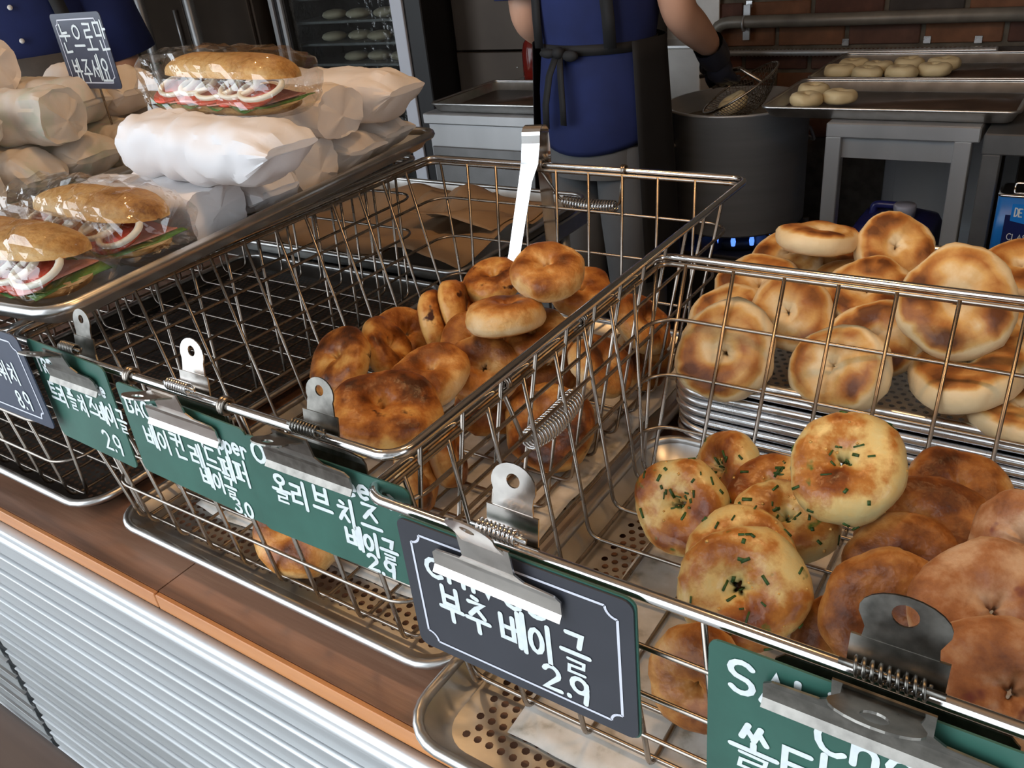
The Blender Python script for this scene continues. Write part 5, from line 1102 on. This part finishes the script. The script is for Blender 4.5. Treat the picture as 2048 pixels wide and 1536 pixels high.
# the worker at the pot, seen from behind
wk = thing('person', 'worker in a navy shirt and black apron seen from behind stirring the pot', 'person', (-1.13, 2.05, 0))
def wloc(p): return (p[0] + 1.13, p[1] - 2.05, p[2])
sh_r, sh_l = (-0.945, 2.03, 1.40), (-1.315, 2.03, 1.40)
el_r, wr_r = (-0.905, 2.04, 1.115), (-0.888, 2.225, 0.998)
el_l, wr_l = (-1.315, 2.00, 1.115), (-1.335, 2.19, 1.02)
bv = [(-1.13, 2.05, 0.92), (-1.13, 2.05, 1.08), (-1.13, 2.05, 1.28), (-1.13, 2.05, 1.42), (-1.13, 2.06, 1.50), sh_r, el_r, tuple(Vector(el_r).lerp(Vector(wr_r), 0.45)), wr_r, sh_l, el_l, tuple(Vector(el_l).lerp(Vector(wr_l), 0.45)), wr_l,
      (-1.04, 2.05, 0.84), (-1.03, 2.05, 0.48), (-1.03, 2.07, 0.08), (-1.22, 2.05, 0.84), (-1.23, 2.05, 0.48), (-1.23, 2.07, 0.08)]
be = [(0, 1), (1, 2), (2, 3), (3, 4), (3, 5), (5, 6), (6, 7), (7, 8), (3, 9), (9, 10), (10, 11), (11, 12), (0, 13), (13, 14), (14, 15), (0, 16), (16, 17), (17, 18)]
br = [0.12, 0.115, 0.125, 0.09, 0.052, 0.060, 0.046, 0.045, 0.030, 0.060, 0.046, 0.045, 0.030, 0.075, 0.055, 0.04, 0.075, 0.055, 0.04]
skin_mesh('body', [wloc(p) for p in bv], be, br, skin_m, wk)
head(wk, wloc((-1.13, 2.09, 1.615)), (0.3, 1, -0.2), skin_m)
gl_r = hand('glove', wloc(Vector(wr_r) + Vector((0.002, 0.010, -0.015))), (0.10, 0.45, -0.9), (-0.2, 0.8, 0.5), glove_m, wk, 1.25)
b_ = MB(); limb_loft(b_, [wloc(Vector(wr_r) + Vector(d)) for d in ((-0.002, -0.028, 0.016), (0, -0.004, -0.006), (0.002, 0.02, -0.03))], [0.040, 0.042, 0.038]); b_.build('glove_cuff', glove_m, wk)
hand('hand', wloc(wr_l), (0.3, 0.9, -0.3), (0.8, 0, -0.5), skin_m, wk, 0.5)
b_ = MB()
rg_ = []
for z, rx, ry, dx, dy, wob in ((0.785, 0.172, 0.135, 0.0, 0.0, 0.012), (0.80, 0.175, 0.138, 0.0, 0.0, 0.012), (0.86, 0.176, 0.135, 0.0, 0.0, 0.014), (0.94, 0.172, 0.130, 0.0, 0, 0.010), (1.01, 0.160, 0.122, 0.0, 0, 0.014), (1.045, 0.153, 0.118, 0.0, 0, 0.012), (1.08, 0.160, 0.126, 0.0, 0, 0.016), (1.15, 0.172, 0.136, 0.0, 0, 0.012), (1.26, 0.182, 0.138, 0.0, 0, 0.008), (1.36, 0.190, 0.128, 0.0, 0, 0.0), (1.43, 0.155, 0.10, 0.0, 0, 0.0), (1.465, 0.085, 0.075, 0, 0.01, 0.0)):
    ring = ell(wloc((-1.13 + dx, 2.05 + dy, z)), rx, ry, 36, 0.0, wob, z * 9)
    if z < 0.81: ring = [(p[0], p[1], p[2] + 0.035 * (p[0] / 0.17) ** 2) for p in ring]     # hem dips at the middle of the back
    rg_.append(ring)
b_.loft(rg_, cap0=False, cap1=False); o = b_.build('shirt', shirt_m, wk); o.modifiers.new('thickness', 'SOLIDIFY').thickness = 0.003
for sh, el in ((sh_r, el_r), (sh_l, el_l)):
    sg = 1 if sh is sh_r else -1; S0 = Vector(sh); E0 = Vector(el); b_ = MB()
    limb_loft(b_, [wloc(S0 + Vector((-sg * 0.07, 0, 0.005))), wloc(S0 + Vector((0, 0, -0.01))), wloc(S0.lerp(E0, 0.4)), wloc(S0.lerp(E0, 0.84 if sg < 0 else 0.62))], [0.075, 0.080, 0.078, 0.080], 16); o = b_.build('sleeve', shirt_m, wk); o.modifiers.new('thickness', 'SOLIDIFY').thickness = 0.003
b_ = MB()
b_.loft([ell(wloc((-1.13, 2.05, z)), rx, ry, 28, 0, 0.012, z * 5) for z, rx, ry in ((0.72, 0.160, 0.128), (0.84, 0.162, 0.13), (0.98, 0.148, 0.115))], cap0=False, cap1=False)
for sx in (-1, 1): limb_loft(b_, [wloc((-1.13 + sx * 0.080, 2.05, 0.80)), wloc((-1.13 + sx * 0.088, 2.05, 0.62)), wloc((-1.13 + sx * 0.094, 2.05, 0.40)), wloc((-1.13 + sx * 0.098, 2.06, 0.10))], [0.098, 0.096, 0.082, 0.072], 18)
b_.build('trousers', pants_m, wk)
for sx in (-1, 1):
    b_ = MB(); b_.sphere((sx * 0.098, 0.05, 0.045), 0.045, 0.13, 0.045, 14, 8); b_.v = [(p[0], p[1], max(0.001, p[2])) for p in b_.v]; b_.build('shoe', shoe_m, wk)
b_ = MB()   # apron skirt wrapping the front and the right side
def apf(u, v):
    a = math.radians(-38 + 248 * u); z = 1.06 - 0.62 * v; fl_ = 1 + 0.06 * v + 0.02 * math.sin(7 * a + 2 * v)
    k = max(0, (0.12 - u) / 0.12)
    return wloc((-1.13 + math.cos(a) * (0.176 + 0.030 * v) * fl_, 2.05 + math.sin(a) * (0.142 + 0.02 * v) * fl_, z))
b_.grid(40, 14, apf); o = b_.build('apron', apron_m, wk); o.modifiers.new('thickness', 'SOLIDIFY').thickness = 0.002
def ribbon(name, pts, w, m, parent, side):
    q = MB(); strip(q, [Vector(p) for p in pts], w, 0.002, Vector(side)); q.build(name, m, parent)
b_ = MB(); b_.loft([ell(wloc((-1.13, 2.05, z)), 0.159, 0.124, 36) for z in (1.033, 1.058)], cap0=False, cap1=False); o = b_.build('apron_tie', apron_m, wk); o.modifiers.new('thickness', 'SOLIDIFY').thickness = 0.003
ribbon('apron_strap', [wloc(p) for p in ((-1.03, 1.927, 1.05), (-1.028, 1.918, 1.12), (-1.030, 1.908, 1.20), (-1.045, 1.908, 1.30), (-1.07, 1.925, 1.38), (-1.10, 1.96, 1.455))], 0.034, apron_m, wk, (1, 0, 0))
ribbon('apron_strap', [wloc(p) for p in ((-1.245, 1.945, 1.05), (-1.24, 1.935, 1.12), (-1.235, 1.93, 1.20), (-1.22, 1.925, 1.30), (-1.19, 1.935, 1.38), (-1.16, 1.96, 1.455))], 0.024, apron_m, wk, (1, 0, 0))
ribbon('tie_end', [wloc(p) for p in ((-1.175, 1.915, 1.04), (-1.195, 1.905, 0.99), (-1.208, 1.898, 0.92), (-1.210, 1.896, 0.86))], 0.022, apron_m, wk, (0.97, -0.2, 0))
ribbon('tie_end', [wloc(p) for p in ((-1.165, 1.913, 1.04), (-1.160, 1.902, 0.99), (-1.156, 1.896, 0.92), (-1.155, 1.893, 0.87))], 0.020, apron_m, wk, (0.97, -0.2, 0))
b_ = MB(); b_.sphere(wloc((-1.168, 1.912, 1.044)), 0.018, 0.012, 0.015, 10, 7); b_.sphere(wloc((-1.135, 1.912, 1.036)), 0.024, 0.008, 0.014, 10, 7); b_.sphere(wloc((-1.20, 1.915, 1.042)), 0.026, 0.008, 0.012, 10, 7); b_.build('tie_knot', apron_m, wk)

# second worker behind the sandwiches, facing the street
w2o = (-2.50, 1.30, 0)
w2 = thing('person', 'worker in a navy buttoned shirt and dark apron behind the sandwiches', 'person', w2o)
Fx = Vector((0.88, -0.47, 0)).normalized(); Sx = Vector((-Fx.y, Fx.x, 0))   # Sx points to his left (our right)
def wq(f_, s_, z): return tuple(Fx * f_ + Sx * s_ + Vector((0, 0, z)))
bv = [wq(0, 0, 0.92), wq(0, 0, 1.1), wq(0, 0, 1.28), wq(0, 0, 1.43), wq(0.01, 0, 1.51), wq(0, 0.19, 1.40), wq(-0.02, 0.245, 1.14), wq(0.08, 0.22, 1.03), wq(0.20, 0.17, 0.96), wq(0, -0.19, 1.40), wq(-0.02, -0.245, 1.14), wq(0.08, -0.22, 1.03), wq(0.20, -0.17, 0.96), wq(0, 0.09, 0.84), wq(0, 0.10, 0.48), wq(0, 0.10, 0.08), wq(0, -0.09, 0.84), wq(0, -0.10, 0.48), wq(0, -0.10, 0.08)]
skin_mesh('body', bv, be, br, skin_m, w2)
head(w2, wq(0.03, 0, 1.625), tuple(Fx), skin_m)
for s_ in (-1, 1): hand('hand', wq(0.20, s_ * 0.17, 0.96), tuple(Fx * 0.8 - Sx * s_ * 0.4 + Vector((0, 0, -0.35))), (0, 0, -1), skin_m, w2, 0.4)
ang = math.atan2(Sx.y, Sx.x)
b_ = MB(); b_.loft([ell((0, 0, z), rx, ry, 32, ang, wob, z * 8) for z, rx, ry, wob in ((0.80, 0.175, 0.135, 0.01), (0.95, 0.17, 0.13, 0.01), (1.08, 0.165, 0.125, 0.012), (1.2, 0.18, 0.135, 0.012), (1.32, 0.195, 0.135, 0.006), (1.41, 0.16, 0.105, 0.0), (1.47, 0.075, 0.07, 0))], cap0=False, cap1=False)
sh2 = b_.build('shirt', shirt_m, w2)
btn_m = plain('white_button', (0.75, 0.75, 0.72), 0.4)
for z in (1.12, 1.20, 1.28, 1.36):
    bn = MB(); bn.lathe([(0.0065, 0), (0.0065, 0.003), (0, 0.003)], n=10).xf(Matrix.Translation(Fx * 0.14 + Vector((0, 0, z))) @ Vector((1, 0, 0)).rotation_difference(Fx).to_matrix().to_4x4() @ Matrix.Rotation(PI / 2, 4, 'Y'))
    bn.build('button', btn_m, sh2)
for s_ in (-1, 1):
    b_ = MB(); limb_loft(b_, [wq(0, s_ * 0.13, 1.41), wq(0, s_ * 0.195, 1.38), wq(-0.01, s_ * 0.225, 1.25), wq(-0.015, s_ * 0.25, 1.12)], [0.075, 0.085, 0.085, 0.088], 16); o = b_.build('sleeve', shirt_m, w2); o.modifiers.new('thickness', 'SOLIDIFY').thickness = 0.003
b_ = MB(); b_.loft([ell((0, 0, z), rx, ry, 28, ang) for z, rx, ry in ((0.74, 0.16, 0.13), (0.98, 0.15, 0.115))], cap0=False, cap1=False)
for s_ in (-1, 1): limb_loft(b_, [wq(0, s_ * 0.08, 0.80), wq(0, s_ * 0.09, 0.62), wq(0, s_ * 0.095, 0.4), wq(0, s_ * 0.10, 0.1)], [0.098, 0.096, 0.082, 0.072], 16)
b_.build('trousers', pants_m, w2)
bib_m = plain('brown_grey_apron', (0.085, 0.072, 0.062), 0.8, var=0.2)
b_ = MB(); b_.grid(22, 14, lambda u, v: tuple(Fx * (math.cos((u - 0.5) * 2.6) * (0.160 + 0.03 * v)) + Sx * (math.sin((u - 0.5) * 2.6) * (0.205 + 0.02 * v)) + Vector((0, 0, 1.16 - 0.66 * v)))); o = b_.build('apron', bib_m, w2); o.modifiers.new('thickness', 'SOLIDIFY').thickness = 0.002
for s_ in (-1, 1):
    b_ = MB(); strip(b_, [Vector(wq(0.145, s_ * 0.12, 1.15)), Vector(wq(0.150, s_ * 0.115, 1.25)), Vector(wq(0.14, s_ * 0.10, 1.35)), Vector(wq(0.085, s_ * 0.085, 1.445))], 0.035, 0.002, Sx); b_.build('apron_strap', apron_m, w2)
    b_ = MB(); b_.sphere(wq(0.05, s_ * 0.10, 0.045), 0.05, 0.05, 0.045, 14, 8); b_.sphere(wq(0.13, s_ * 0.10, 0.035), 0.045, 0.045, 0.035, 14, 8); b_.v = [(p[0], p[1], max(0.001, p[2])) for p in b_.v]; b_.build('shoe', shoe_m, w2)

# ------------------------------------------------------------------ pendant lamps over the counter (above the frame)
lamp_m = emit('warm_bulb', (1.0, 0.50, 0.16), 60.0); shade_m = plain('black_lamp_shade', (0.02, 0.02, 0.02), 0.4)
for i, (x, y) in enumerate(((-0.95, 0.62), (-0.30, 0.62), (0.35, 0.62))):
    t = thing('pendant_lamp_offscreen', 'bare warm bulb pendant lamp over the counter', 'lamp', (x, y, 2.0), 'pendant lamps over the counter')
    MB().lathe([(0.008, 0.13), (0.018, 0.125), (0.02, 0.08), (0.016, 0.066)], n=16).build('lamp_socket', shade_m, t)
    MB().sphere((0, 0, 0.035), 0.03, 0.03, 0.036, 14, 10).build('bulb_offscreen', lamp_m, t)
    MB().tube([(0, 0, 0.11), (0, 0, ZC - 2.0)], 0.004, 6).build('cord', shade_m, t)
    ld = bpy.data.lights.new('bulb_light_offscreen', 'POINT'); ld.energy = 4.5; ld.color = (1.0, 0.62, 0.30); ld.shadow_soft_size = 0.045
    lo = bpy.data.objects.new('bulb_light_offscreen', ld); lo.location = (0, 0, -0.05); link(lo, t)
